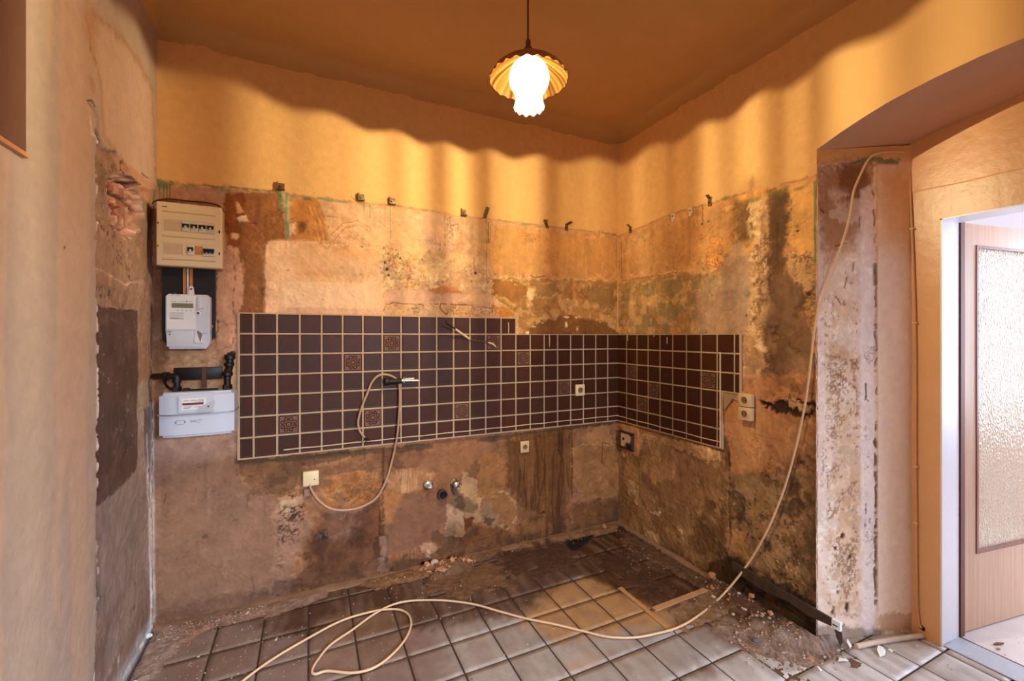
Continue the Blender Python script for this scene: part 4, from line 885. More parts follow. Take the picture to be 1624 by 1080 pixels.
def strip(bm, a, b_, w_, h_):
    a = Vector(onZ(*a)); b_ = Vector(onZ(*b_)); d = (b_-a).normalized(); s = Vector((-d.y, d.x, 0))*w_
    prism(bm, [a, b_, b_+s, a+s], (0, 0, 1), -.003, h_)
strip(bm, (986, 932), (1068, 1001), -.026, .005); strip(bm, (1040, 970), (1134, 934), .03, .007)
recalc(bm); struct(obj('trim_4', bm, M_STRIP))

# ================================================================== WALL TILES
M_TILE = mat('brown_glaze', (60, 27, 13), .4, var=.25, scale=9, bump=.0006, bscale=25, rand=.22, c2=(82, 42, 22))
M_TILE.node_tree.nodes['Principled BSDF'].inputs['Specular IOR Level'].default_value = .22
nt = M_TILE.node_tree; N = nt.nodes; L = nt.links; b = N['Principled BSDF']; lk = b.inputs['Base Color'].links[0]; src = lk.from_socket
oi = N.new('ShaderNodeObjectInfo'); cr = N.new('ShaderNodeValToRGB'); cr.color_ramp.elements[0].position = .45; cr.color_ramp.elements[1].position = .85; cr.color_ramp.elements[1].color = (.5, .5, .5, 1); L.new(oi.outputs['Random'], cr.inputs[0])
mx = N.new('ShaderNodeMix'); mx.data_type = 'RGBA'; L.new(cr.outputs[0], mx.inputs[0]); L.new(src, mx.inputs[6]); mx.inputs[7].default_value = (*lin((44, 30, 23)), 1); L.new(mx.outputs[2], b.inputs['Base Color'])
M_DECO = mat('relief_tile_ground', (118, 70, 46), .6, var=.3, scale=60)
M_TEDGE = mat('dark_glaze_rim', (36, 20, 15), .5, rand=.15)
M_ORN = mat('relief_glaze', (16, 8, 5), .6, rand=.1); M_GROUT = mat('cream_grout', (196, 156, 120), .85, var=.14, scale=50, bump=.0015)
PB, PR_, RH = .1103, .1131, .110; GAP = .0098
tile_cache = {}
def tile_mesh(w_, h_, deco=False):
    """a glazed tile lying in local x (width) and z (height), its face towards -y; origin at its lower left corner"""
    key = (round(w_, 4), round(h_, 4), deco)
    if key in tile_cache: return tile_cache[key]
    bm = bmesh.new(); b1 = min(.0035, w_/4, h_/4); prev = None; b2 = min(.007, w_/3, h_/3)
    for ins, dep in ((0, 0), (0, .0045), (b1, .0066), (b2, .0062)):
        r = [bm.verts.new((x, -dep, z)) for x, z in ((ins, ins), (w_-ins, ins), (w_-ins, h_-ins), (ins, h_-ins))]
        if prev:
            for k in range(4):
                f = bm.faces.new((prev[k], prev[(k+1) % 4], r[(k+1) % 4], r[k])); f.material_index = 1
        prev = r
    bm.faces.new(prev).material_index = 3 if deco else 0
    if deco:
        c = (w_/2, h_/2)
        def ring(cx, cz, r0, r1):
            n = 12; pr = []
            for k in range(n):
                a = 2*PI*k/n; pr.append([bm.verts.new((cx+r*math.cos(a), -y, cz+r*math.sin(a))) for r, y in ((r1, .0062), ((r0+r1)/2, .0092), (r0, .0064))])
            for k in range(n):
                for s in range(2): bm.faces.new((pr[k][s], pr[(k+1) % n][s], pr[(k+1) % n][s+1], pr[k][s+1])).material_index = 2
        def disc(cx, cz, r):
            n = 8; top = bm.verts.new((cx, -.0085, cz)); v = [bm.verts.new((cx+r*math.cos(2*PI*k/n), -.0063, cz+r*math.sin(2*PI*k/n))) for k in range(n)]
            for k in range(n): bm.faces.new((v[k], v[(k+1) % n], top)).material_index = 3
        ring(*c, .011, .0155); disc(*c, .007)
        for k in range(8):
            a = 2*PI*(k+.5)/8; cx, cz = c[0]+.031*math.cos(a), c[1]+.031*math.sin(a)
            ring(cx, cz, .0072, .0112); disc(cx, cz, .0042)
    bm.normal_update(); recalc(bm); me = bpy.data.meshes.new('wall_tile'); bm.to_mesh(me); bm.free()
    for m in (M_TILE, M_TEDGE, M_ORN, M_DECO): me.materials.append(m)
    tile_cache[key] = me; return me
rt = random.Random(8)
def put_tile(x, z, w_, h_, side, deco=False):
    me = tile_mesh(w_-GAP, h_-GAP, deco)
    o = bpy.data.objects.new('relief_tile' if deco else 'wall_tile', me); COL.objects.link(o)
    if deco: o['label'] = 'brown wall tile with a raised flower of rings'
    tl = (rt.uniform(-.006, .006), 0, rt.uniform(-.006, .006))
    if side == 'b': o.location = (x+GAP/2, -.0095, z+GAP/2); o.rotation_euler = tl; o.parent = wall_back
    else: o.location = (-.0095, -(x+GAP/2), z+GAP/2); o.rotation_euler = (0, tl[1], -PI/2+tl[2]); o.parent = wall_right
ZT = 1.45
deco_b = {(15, 1), (17, 2), (20, 5), (16, 5), (11, 5), (9, 1), (7, 2), (4, 4)}
for c in range(23):
    wc = PB if c < 22 else .066
    x = -PB*c-wc
    for r in range(0 if c >= 8 else 1, 7): put_tile(x, ZT-RH*r, wc, RH, 'b', (c, r) in deco_b)
deco_r = {(1, 3), (3, 4), (2, 5), (7, 3)}
for c in range(10):
    wc = PR_ if c < 9 else .034
    for r in range(1, 7):
        if c == 9 and r > 3: continue
        if c == 8 and r > 3:
            put_tile(PR_*c, ZT-RH*r, .030, RH, 'r'); continue
        put_tile(PR_*c, ZT-RH*r, wc, RH, 'r', (c, r) in deco_r)
bm = bmesh.new(); X0 = -PB*22-.066
bx(bm, X0-.008, 0, -.0118, .0, ZT-RH*6-.004, ZT); bx(bm, X0-.008, -PB*8, -.0118, .0, ZT, ZT+RH+.002)
obj('grout_bed', bm, M_GROUT, wall_back)
bm = bmesh.new(); bx(bm, -.0118, 0, -PR_*8-.034, 0, ZT-RH*6-.004, ZT); bx(bm, -.0118, 0, -PR_*9-.038, -PR_*8-.034, ZT-RH*3-.004, ZT)
obj('grout_bed', bm, M_GROUT, wall_right)
# broken adhesive left where tiles fell off, right of the tiled field
bm = bmesh.new()
rr = random.Random(4)
pts = [(-.006, -PR_*8-.034), (-.006, -PR_*9-.03)]
A = onX(1148, 619); 
prism(bm, [Vector(onX(*p)) for p in ((1147, 620), (1175, 618), (1188, 628), (1176, 640), (1163, 632), (1150, 650))], (-1, 0, 0), 0, .006)
recalc(bm); obj('adhesive_remnant', bm, mat('grey_adhesive', (176, 140, 110), .9, var=.3, scale=60, bump=.003), wall_right)
M_CAULK = mat('old_white_caulk', (220, 186, 152), .6, var=.15)
bm = bmesh.new(); za = ZT-RH*5.64
tube(bm, [(-2.285+2.28*i/24, -.0175, za-.012*(1-i/24)+.0015*math.sin(i*2.1)) for i in range(25)], .0032, 6); obj('caulk_line', bm, M_CAULK, wall_back, True)
bm = bmesh.new(); tube(bm, [(-.0175, -.006-.93*i/12, za-.004+.0015*math.sin(i*1.7)) for i in range(13)], .0032, 6); tube(bm, [(-.0175, -PR_*8-.024, ZT-RH*(.95+5*i/10)) for i in range(11)], .0042, 6)
obj('caulk_line', bm, M_CAULK, wall_right, True)
# white drips on the tiles
bm = bmesh.new()
for x, z0, z1 in ((-.94, 1.53, 1.45), (-.622, 1.45, 1.36)): tube(bm, [(x, -.0172, z0), (x+.002, -.0175, (z0+z1)/2), (x, -.0172, z1)], [.003, .0036, .002], 6)
obj('plaster_drip', bm, M_CAULK, wall_back, True)
bm = bmesh.new()
for x, z0, z1 in ((.13, 1.45, 1.40), (.40, 1.45, 1.43), (.52, 1.43, 1.385)): tube(bm, [(-.0172, -x, z0), (-.0172, -x, z1)], [.003, .002], 6)
obj('plaster_drip', bm, M_CAULK, wall_right, True)

# ================================================================== PENDANT LAMP
lx, ly = LP[0], LP[1]; RZ = 2.459
lamp = thing('pendant_lamp', 'lit pendant lamp with scalloped amber shade and white globe on a brown cord', 'lamp', (lx, ly, HC))
M_CORD = mat('dark_brown_cord', (58, 34, 24), .6)
bm = bmesh.new(); tube(bm, [(lx-.003, ly, HC-.02), (lx-.003, ly, 2.61)], .0034, 8); obj('cord', bm, M_CORD, lamp, True)
bm = bmesh.new(); R_ = lathe(bm, (lx, ly, HC), (0, 0, -1), [(.045, 0), (.045, .012), (.03, .03), (.008, .036)], 24); cap(bm, R_[-1]); recalc(bm); obj('ceiling_rose', bm, mat('brown_rose', (90, 56, 38), .5), lamp, True)
bm = bmesh.new(); R_ = lathe(bm, (lx-.002, ly, 2.615), (0, 0, -1), [(.006, 0), (.010, .006), (.011, .03), (.017, .036), (.017, .072)], 16); cap(bm, R_[0]); cap(bm, R_[-1]); recalc(bm); obj('lamp_cap', bm, mat('mauve_brown_cap', (110, 70, 56), .5), lamp, True)
ms = bpy.data.materials.new('amber_glass_shade'); ms.use_nodes = True; nt = ms.node_tree; N = nt.nodes; L = nt.links; b = N['Principled BSDF']
g = N.new('ShaderNodeNewGeometry'); mx = N.new('ShaderNodeMix'); mx.data_type = 'RGBA'; L.new(g.outputs['Backfacing'], mx.inputs[0])
mx.inputs[6].default_value = (*lin((176, 120, 92)), 1); mx.inputs[7].default_value = (.017, .0064, .0006, 1); L.new(mx.outputs[2], b.inputs['Base Color'])
b.inputs['Roughness'].default_value = .6; b.inputs['Specular IOR Level'].default_value = .02
bm = bmesh.new(); SEG = 144
prof = [(.018, .085), (.055, .079), (.085, .064), (.112, .046), (.13, .032), (.142, .018), (.149, .007), (.151, .001), (.152, -.004)]
nf_ = lambda a, j: 1+(.022*abs(math.sin(a*7))*(min(j, 6)/6) if j > 0 else 0)+(.008*math.cos(a*24) if j >= 6 else 0)+(.006*math.cos(a*48) if j == 5 else 0)
fz_ = lambda a, j: (.0032*math.cos(a*24) if j >= 7 else 0)
lathe(bm, (lx, ly, RZ), (0, 0, 1), prof, SEG, 0, nf_, fz_); bmesh.ops.recalc_face_normals(bm, faces=bm.faces)
# face normals of the open dish must point outwards (up)
if sum(f.normal.z for f in bm.faces) < 0: bmesh.ops.reverse_faces(bm, faces=bm.faces)
obj('lamp_shade', bm, ms, lamp, True)
mgl = bpy.data.materials.new('glowing_ribbed_globe'); mgl.use_nodes = True; nt = mgl.node_tree; N = nt.nodes; L = nt.links
for n_ in list(N): N.remove(n_)
out = N.new('ShaderNodeOutputMaterial'); add = N.new('ShaderNodeAddShader'); tr = N.new('ShaderNodeBsdfTransparent'); em = N.new('ShaderNodeEmission')
em.inputs[0].default_value = (1, .86, .56, 1); em.inputs[1].default_value = 2.0
tc = N.new('ShaderNodeTexCoord'); sp = N.new('ShaderNodeSeparateXYZ'); L.new(tc.outputs['Object'], sp.inputs[0])
cb = N.new('ShaderNodeCombineXYZ'); L.new(sp.outputs[0], cb.inputs[0]); L.new(sp.outputs[1], cb.inputs[1])
nr = N.new('ShaderNodeVectorMath'); nr.operation = 'NORMALIZE'; L.new(cb.outputs[0], nr.inputs[0])
nz_ = N.new('ShaderNodeTexNoise'); nz_.inputs['Scale'].default_value = 8; nz_.inputs['Detail'].default_value = 2.5; L.new(nr.outputs[0], nz_.inputs['Vector'])
cr = N.new('ShaderNodeValToRGB'); cr.color_ramp.elements[0].position = .42; cr.color_ramp.elements[1].position = .56
cr.color_ramp.elements[0].color = (.26, .22, .18, 1); cr.color_ramp.elements[1].color = (1, 1, 1, 1)
L.new(nz_.outputs['Fac'], cr.inputs[0]); L.new(cr.outputs[0], tr.inputs[0]); L.new(tr.outputs[0], add.inputs[0]); L.new(em.outputs[0], add.inputs[1]); L.new(add.outputs[0], out.inputs[0])
bm = bmesh.new(); gz = 2.4615
prof = [(.02, .076)]+[(.0805*math.sin(a), .0795*math.cos(a)) for a in [math.radians(x) for x in range(20, 138, 8)]]+[(.054, -.070), (.0535, -.082), (.056, -.098), (.059, -.110), (.060, -.119)]
gf = lambda a, j: 1+(.045*math.cos(a*12)*(j-len(prof)+5)/5 if j >= len(prof)-5 else 0)
gzf = lambda a, j: (.006*math.cos(a*12) if j == len(prof)-1 else 0)
R_ = lathe(bm, (0, 0, 0), (0, 0, 1), prof, 72, 0, gf, gzf)
me = bpy.data.meshes.new('lamp_globe'); bm.normal_update(); bm.to_mesh(me); bm.free(); me.polygons.foreach_set('use_smooth', [True]*len(me.polygons))
gl = bpy.data.objects.new('lamp_globe', me); COL.objects.link(gl); me.materials.append(mgl); gl.parent = lamp; gl.location = (.002, 0, gz-HC)

# ================================================================== METERS
M_BEIGE = mat('aged_beige_plastic', (224, 200, 164), .45, var=.06, scale=6); M_BEIGE2 = mat('yellowed_plastic', (206, 176, 136), .5, var=.06)
M_BLACK = mat('black_plastic', (12, 9, 7), .6, var=.2); M_GREY = mat('light_grey_plastic', (206, 206, 216), .4, var=.03); M_WPL = mat('white_plastic', (226, 224, 226), .4, var=.03)
M_DARKG = mat('dark_grey_print', (62, 60, 66), .6); M_LCD = mat('lcd_green_grey', (120, 122, 92), .25); M_STK = mat('white_sticker', (232, 228, 226), .6)
M_PRINT = mat('grey_print', (120, 118, 124), .7); M_RED = mat('maroon_print', (120, 40, 48), .6); M_STEEL = mat('zinc_steel', (176, 172, 166), .35, .9)
M_COPPER = mat('ochre_wood', (196, 128, 66), .6, var=.2); M_HOLE = mat('dark_hole', (16, 10, 8), .95)
UX = Matrix.Rotation(PI/2, 3, 'X').to_quaternion()      # text upright facing -y
# consumer unit
x0, x1, z0, z1, yf = -2.817, -2.557, 1.776, 2.078, -.10
cu = thing('fuse_box', 'beige two-row fuse box with black breakers high at the left corner', 'fuse box', ((x0+x1)/2, 0, z0))
bm = bmesh.new(); bx(bm, x0, x1, yf+.02, -.004, z0, z1, .008); obj('box_base', bm, M_BEIGE2, cu, True)
bm = bmesh.new(); bx(bm, x0-.002, x1+.002, yf, yf+.024, z0-.002, z1+.002, .007, 3); obj('front_cover', bm, M_BEIGE, cu, True)
def cz(py): return z1-(py-320)/97*(z1-z0)
def cxx(px): return x0+(px-247)/105*(x1-x0)
for k, py in enumerate((334, 372, 407)):
    bm = bmesh.new(); bx(bm, cxx(256), cxx(342), yf-.0022, yf+.001, cz(py)-.004, cz(py)+.004, .0015, 1); obj('label_strip', bm, M_BEIGE2, cu, True)
for py in (355, 391):
    bm = bmesh.new(); zc = cz(py)
    for a in ((cxx(257), cxx(341), zc+.027, zc+.0285), (cxx(257), cxx(341), zc-.0285, zc-.027), (cxx(257), cxx(257)+.0015, zc-.027, zc+.027), (cxx(341)-.0015, cxx(341), zc-.027, zc+.027)): bx(bm, a[0], a[1], yf-.0012, yf+.001, a[2], a[3])
    obj('window_rim', bm, M_BEIGE2, cu)
    bm = bmesh.new(); bx(bm, cxx(259), cxx(286 if py == 355 else 289), yf-.0015, yf+.001, zc-.024, zc+.024, .001, 1); obj('blank_plate', bm, mat('dull_blank_plate', (196, 166, 136), .5), cu)
M_BRK = mat('breaker_grey', (206, 200, 190), .4)
def breaker(cx, zc, w_, n):
    bm = bmesh.new(); bx(bm, cx-w_/2, cx+w_/2, yf-.005, yf+.004, zc-.023, zc+.023, .001, 1); br = obj('circuit_breaker', bm, M_BRK, cu)
    bm = bmesh.new(); bx(bm, cx-w_/2+.001, cx+w_/2-.001, yf-.0062, yf-.004, zc-.004, zc+.014); obj('breaker_slot', bm, M_BLACK, br)
    bm = bmesh.new()
    for k in range(n): c = cx+(k-(n-1)/2)*w_/n; bx(bm, c-.0035, c+.0035, yf-.014, yf-.005, zc-.010, zc+.004, .001, 1)
    obj('toggle', bm, M_BRK if n == 1 else M_BLACK, br)
for k in range(4): breaker(cxx(293.5+k*13.4), cz(355)-.001, .030, 1)
breaker(cxx(301), cz(391.5), .026, 1); breaker(cxx(331), cz(392), .048, 3)
bm = bmesh.new(); bx(bm, cxx(308), cxx(320), yf-.003, yf+.002, cz(391)-.021, cz(391)+.021, .001, 1); obj('blank_plate', bm, M_COPPER, cu)
bm = bmesh.new()
for py in (359, 394): bx(bm, cxx(347.5), cxx(349.5), yf-.003, yf+.002, cz(py)-.007, cz(py)+.007)
for py in (353, 388): bx(bm, cxx(249), cxx(250.5), yf-.003, yf+.002, cz(py)-.004, cz(py)+.004)
obj('cover_latch', bm, M_BLACK, cu)
bm = bmesh.new(); bx(bm, cxx(256), cxx(264), yf-.0012, yf+.001, cz(327)-.002, cz(327)+.002); obj('maker_badge', bm, M_DARKG, cu)
# meter board
x0, x1, z0, z1 = -2.812, -2.597, 1.398, 1.776
bd = thing('meter_board', 'black backing board with mounting rail under the fuse box', 'board', ((x0+x1)/2, 0, z0))
bm = bmesh.new(); prism(bm, [(x0, 0, z0+.02), (x0+.02, 0, z0), (x1-.05, 0, z0), (x1, 0, z0+.03), (x1, 0, z1-.001), (x0, 0, z1-.001)], (0, -1, 0), .004, .03); recalc(bm); obj('board_panel', bm, M_BLACK, bd)
bm = bmesh.new(); bx(bm, -2.727, -2.715, -.038, -.030, 1.60, 1.775); bx(bm, -2.700, -2.688, -.038, -.030, 1.60, 1.775); obj('rail', bm, M_COPPER, bd)
bm = bmesh.new(); bx(bm, -2.711, -2.704, -.040, -.030, 1.60, 1.775); obj('wire', bm, M_WPL, bd)
bm = bmesh.new(); bx(bm, -2.628, -2.604, -.040, -.030, 1.480, 1.494, .001, 1); obj('fixing_clip', bm, M_COPPER, bd)
# electricity meter
x0, x1, z0, z1, yf = -2.787, -2.609, 1.374, 1.642, -.095
em_ = thing('electricity_meter', 'white digital electricity meter with small display on the black board', 'electricity meter', ((x0+x1)/2, -.03, z0))
bm = bmesh.new(); prism(bm, [(x0+.004, 0, z0+.03), (x0+.016, 0, z0), (x1-.016, 0, z0), (x1, 0, z0+.03), (x1, 0, z1-.012), (x1-.012, 0, z1), (x0+.012, 0, z1), (x0, 0, z1-.012), (x0, 0, z0+.09)], (0, -1, 0), .032, -yf-.012)
recalc(bm); bmesh.ops.bevel(bm, geom=[e for e in bm.edges if all(v.co.y < -.08 for v in e.verts)], offset=.006, segments=3, affect='EDGES'); obj('housing', bm, M_GREY, em_, True)
yy = yf+.012
bm = bmesh.new(); prism(bm, [(x0+.006, 0, z1-.012), (x0+.018, 0, z1-.004), (x1-.058, 0, z1-.004), (x1-.056, 0, z0+.095), (x0+.006, 0, z0+.095)], (0, -1, 0), -yy-.002, -yy+.004); recalc(bm); obj('upper_cover', bm, M_WPL, em_)
bm = bmesh.new(); bx(bm, x0+.006, x1-.030, yy-.004, yy+.002, z0+.012, z0+.09, .003); obj('terminal_cover', bm, M_GREY, em_, True)
bm = bmesh.new(); bx(bm, x1-.052, x1-.030, yy-.007, yy+.002, z1-.085, z1-.012, .004); obj('side_module', bm, M_GREY, em_, True)
bm = bmesh.new(); bx(bm, x0+.026, x0+.112, yy-.0058, yy, z1-.068, z1-.045, .001, 1); obj('display', bm, M_LCD, em_)
bm = bmesh.new()
for k in range(4): bx(bm, x0+.048+k*.017, x0+.052+k*.017, yy-.005, yy, z1-.082, z1-.079)
bx(bm, x0+.018, x0+.075, yy-.005, yy, z1-.122, z1-.119); bx(bm, x0+.018, x0+.055, yy-.005, yy, z1-.117, z1-.1155)
for k in range(5): bx(bm, x0+.018, x0+.072, yy-.0045, yy, z1-.092-k*.005, z1-.091-k*.005)
bx(bm, x0+.024, x0+.044, yy-.005, yy, z1-.038, z1-.0365); bx(bm, x0+.058, x0+.078, yy-.005, yy, z1-.037, z1-.0355); bx(bm, x0+.094, x0+.110, yy-.005, yy, z1-.037, z1-.0355); cyl(bm, (x0+.086, yy, z1-.036), (0, -1, 0), .003, .005, 10)
obj('printing', bm, M_DARKG, em_)
bm = bmesh.new(); bx(bm, x0+.012, x0+.076, yy-.0045, yy, z1-.132, z1-.112); obj('sticker', bm, M_STK, em_)
bm = bmesh.new(); cyl(bm, (x1-.046, yy-.001, z1-.092), (0, -1, 0), .012, .007, 20, 0, .001); obj('button_ring', bm, M_WPL, em_, True)
bm = bmesh.new(); cyl(bm, (x1-.046, yy-.007, z1-.092), (0, -1, 0), .006, .003, 14); obj('optical_port', bm, M_DARKG, em_)
bm = bmesh.new(); prism(bm, [(x1-.062, 0, z0+.032), (x1-.028, 0, z0+.028), (x1-.044, 0, z0+.088), (x1-.056, 0, z0+.09)], (0, -1, 0), -yy+.003, -yy+.009); recalc(bm); obj('seal_tag', bm, M_WPL, em_)
bm = bmesh.new(); prism(bm, [(x1-.036, 0, z0+.034), (x1-.028, 0, z0+.075), (x1-.046, 0, z0+.09), (x1-.050, 0, z0+.086)], (0, -1, 0), -yy+.009, -yy+.012); recalc(bm); obj('torn_tag', bm, mat('taupe_tag', (130, 112, 98), .7), em_)
bm = bmesh.new(); tube(bm, smooth_path([(x0+.03, yy-.003, z1-.008), (x0+.038, yy-.012, z1+.002), (x0+.05, yy-.012, z1-.004), (x0+.058, yy-.006, z1-.008)], 5), .0012, 6); tube(bm, smooth_path([(x1-.03, yy-.004, z1-.07), (x1-.024, yy-.012, z1-.066), (x1-.04, yy-.01, z1-.072)], 5), .0011, 6)
tube(bm, [(x1-.028, yy-.006, z0+.076), (x1-.012, yy-.008, z0+.079)], .001, 5); obj('seal_wire', bm, M_STEEL, em_, True)
bm = bmesh.new(); cyl(bm, (x0+.018, yy-.002, z0+.072), (0, -1, 0), .0032, .003, 10); bx(bm, x0+.010, x0+.026, yy-.006, yy, z0+.083, z0+.086); obj('cover_screw', bm, M_DARKG, em_)
bm = bmesh.new(); prism(bm, [(x0+.083, 0, z1-.004), (x0+.110, 0, z1-.004), (x0+.105, 0, z1+.038), (x0+.100, 0, z1+.044), (x0+.093, 0, z1+.044), (x0+.088, 0, z1+.038)], (0, -1, 0), .042, .052); recalc(bm); obj('hanging_lug', bm, M_WPL, em_)
bm = bmesh.new(); cyl(bm, (x0+.0965, -.052, z1+.029), (0, -1, 0), .005, .003, 12); obj('lug_screw', bm, M_DARKG, em_)
# gas meter
x0, x1, z0, z1, yf = -2.790, -2.494, .962, 1.172, -.18
gm = thing('gas_meter', 'pale grey pressed-metal gas meter with a small counter window', 'gas meter', ((x0+x1)/2, -.03, z0))
zs = z0+.107
def shell(bm, zb, zt, yb, bulge):
    n = 14; P = []
    for i in range(n+1):
        t = i/n; x = x0+(x1-x0)*t; P.append((x, yb+bulge*(1-abs(2*t-1)**4)*-1, 0))
    pts = [(x0, -.03, zb)]+[(p[0], p[1], zb) for p in P]+[(x1, -.03, zb)]
    prism(bm, pts, (0, 0, 1), 0, zt-zb)
M_GAS = mat('grey_enamel', (206, 210, 222), .35, var=.03, scale=5)
bm = bmesh.new(); shell(bm, z0, zs-.002, -.165, .022); recalc(bm); bmesh.ops.bevel(bm, geom=[e for e in bm.edges if all(v.co.z < z0+.001 for v in e.verts)], offset=.012, segments=3, affect='EDGES'); obj('lower_shell', bm, M_GAS, gm, True)
bm = bmesh.new(); shell(bm, zs+.002, z1, -.165, .022); recalc(bm); bmesh.ops.bevel(bm, geom=[e for e in bm.edges if all(v.co.z > z1-.001 for v in e.verts)], offset=.014, segments=3, affect='EDGES'); obj('upper_shell', bm, M_GAS, gm, True)
bm = bmesh.new(); xa, xb = x0, x1; x0 -= .006; x1 += .004; shell(bm, zs-.003, zs+.003, -.170, .023); x0, x1 = xa, xb; recalc(bm); obj('seam_flange', bm, mat('dull_zinc', (170, 166, 168), .4, .5), gm)
bm = bmesh.new(); prism(bm, [(x0+.08, 0, zs+.012), (x0+.215, 0, zs+.012), (x0+.215, 0, z1-.012), (x0+.195, 0, z1-.004), (x0+.08, 0, z1-.012)], (0, -1, 0), .180, .194); recalc(bm); obj('counter_housing', bm, M_GAS, gm)
bm = bmesh.new(); bx(bm, x0+.090, x0+.185, -.1955, -.190, zs+.022, zs+.076, .001, 1); pt_ = obj('counter_plate', bm, M_STK, gm)
bm = bmesh.new(); bx(bm, x0+.095, x0+.176, -.1975, -.194, zs+.045, zs+.055); obj('counter_window', bm, M_RED, pt_)
bm = bmesh.new()
for a in ((.098, .120, .064), (.126, .150, .064), (.156, .178, .066), (.150, .178, .060), (.098, .13, .036), (.14, .17, .034), (.098, .125, .030)): bx(bm, x0+a[0], x0+a[1], -.1962, -.195, zs+a[2], zs+a[2]+.0018)
obj('plate_printing', bm, M_DARKG, pt_)
bm = bmesh.new(); prism(bm, [(x0+.150, 0, zs+.006), (x0+.215, 0, zs+.010), (x0+.222, 0, zs+.062), (x0+.205, 0, zs+.056), (x0+.155, 0, zs+.030)], (0, -1, 0), .196, .199); recalc(bm); obj('hanging_tag', bm, mat('grey_tag', (190, 188, 194), .6), gm)
bm = bmesh.new(); cyl(bm, (x0+.196, -.199, zs+.034), (0, -1, 0), .004, .0015, 10); obj('tag_hole', bm, M_DARKG, gm)
bm = bmesh.new()
for a in ((.070, .100, -.026), (.066, .070, -.040), (.100, .104, -.040), (.072, .098, -.045), (.120, .170, -.030), (.150, .162, -.040), (.122, .148, -.036)): bx(bm, x0+a[0], x0+a[1], -.1885, -.184, zs+a[2], zs+a[2]+.0016 if a[0] not in (.066, .1) else zs+a[2]+.010)
obj('stamped_marks', bm, M_PRINT, gm)
# gas pipework
M_IRON = mat('black_iron', (24, 16, 13), .45, .1, var=.3, bump=.001, scale=30)
gp = thing('gas_pipe', 'black iron gas connection bracket and elbows over the gas meter', 'pipe', (-2.66, 0, 1.2))
bm = bmesh.new(); bx(bm, -2.76, -2.56, -.062, -.052, 1.222, 1.282, .003); obj('bracket_plate', bm, M_IRON, gp, True)
bm = bmesh.new(); xl = -2.735
tube(bm, smooth_path([(-2.842, -.05, 1.243), (-2.80, -.08, 1.245), (-2.76, -.105, 1.245), (xl, -.115, 1.235), (xl, -.115, 1.17)], 6), .014, 14); cyl(bm, (xl, -.115, 1.173), (0, 0, 1), .020, .022, 6); cyl(bm, (xl, -.115, 1.215), (0, 0, 1), .019, .02, 14); lathe(bm, (-2.79, -.085, 1.245), (1, -.5, 0), [(.014, 0), (.021, .002), (.021, .018), (.014, .02)], 12)
obj('inlet_pipe', bm, M_IRON, gp, True)
bm = bmesh.new(); xr = -2.530
tube(bm, [(xr, -.115, 1.17), (xr, -.115, 1.24)], .015, 14); cyl(bm, (xr, -.115, 1.173), (0, 0, 1), .021, .022, 6); tube(bm, smooth_path([(xr, -.115, 1.225), (xr, -.11, 1.255), (xr+.006, -.09, 1.285), (xr+.006, -.085, 1.335)], 5), .017, 14)
cyl(bm, (xr+.006, -.085, 1.318), (0, 0, 1), .024, .026, 14, 0, .004); lathe(bm, (xr, -.115, 1.235), (0, 0, 1), [(.016, 0), (.024, .006), (.024, .022), (.016, .028)], 14)
lathe(bm, (xr+.004, -.093, 1.283), (0, 0, 1), [(.016, 0), (.023, .005), (.023, .018), (.016, .022)], 14); tube(bm, [(xr+.006, -.086, 1.34), (xr+.006, -.0, 1.345)], .015, 12)
obj('outlet_pipe', bm, M_IRON, gp, True)
bm = bmesh.new(); bx(bm, -2.645, -2.625, -.066, -.058, 1.18, 1.282, .001, 1); cyl(bm, (-2.635, -.066, 1.265), (0, -1, 0), .005, .004, 8); obj('support_strap', bm, mat('rusty_strap', (96, 62, 42), .6, .4, var=.3), gp)
bm = bmesh.new(); tube(bm, smooth_path([(-2.80, -.06, 1.235), (-2.785, -.075, 1.20), (-2.76, -.09, 1.178), (-2.752, -.10, 1.172)], 6), .006, 8); obj('side_hose', bm, M_BLACK, gp, True)
bm = bmesh.new(); bx(bm, -2.71, -2.57, -.13, -.09, 1.1725, 1.178, .001, 1); bx(bm, -2.71, -2.685, -.135, -.10, 1.176, 1.186, .002, 1); obj('top_strip', bm, M_BLACK, gp)
# wires by the corner
def wire_thing(name, label, cat, px, d, r, m, n=8, group=None):
    """px: points measured on the photograph; d: function of (index) giving the plane"""
    pts = [d(p) for p in px]; sp_ = smooth_path(pts, n); bm = bmesh.new(); tube(bm, sp_, r, 8); o = obj(name, bm, m, None, True); tag(o, label, cat, group); return o
M_DWIRE = mat('dark_brown_wire', (70, 48, 36), .6, var=.2)
wire_thing('wire', 'thin dark wires arching over the fuse box from the left corner', 'wire', [(352, 352), (354, 338), (346, 326), (325, 321), (300, 319), (275, 316), (258, 316), (242, 322), (237, 340), (236, 420), (235, 520), (238, 580), (240, 592)], lambda p: onY(p[0], p[1], -.012), .0042, M_DWIRE)
wire_thing('wire', 'grey-brown wire hanging down beside the fuse box along the left corner', 'wire', [(248, 322), (242, 335), (238, 400), (237, 470), (238, 560), (244, 600)], lambda p: onY(p[0], p[1], -.024), .0028, mat('grey_brown_wire', (128, 100, 82), .6))

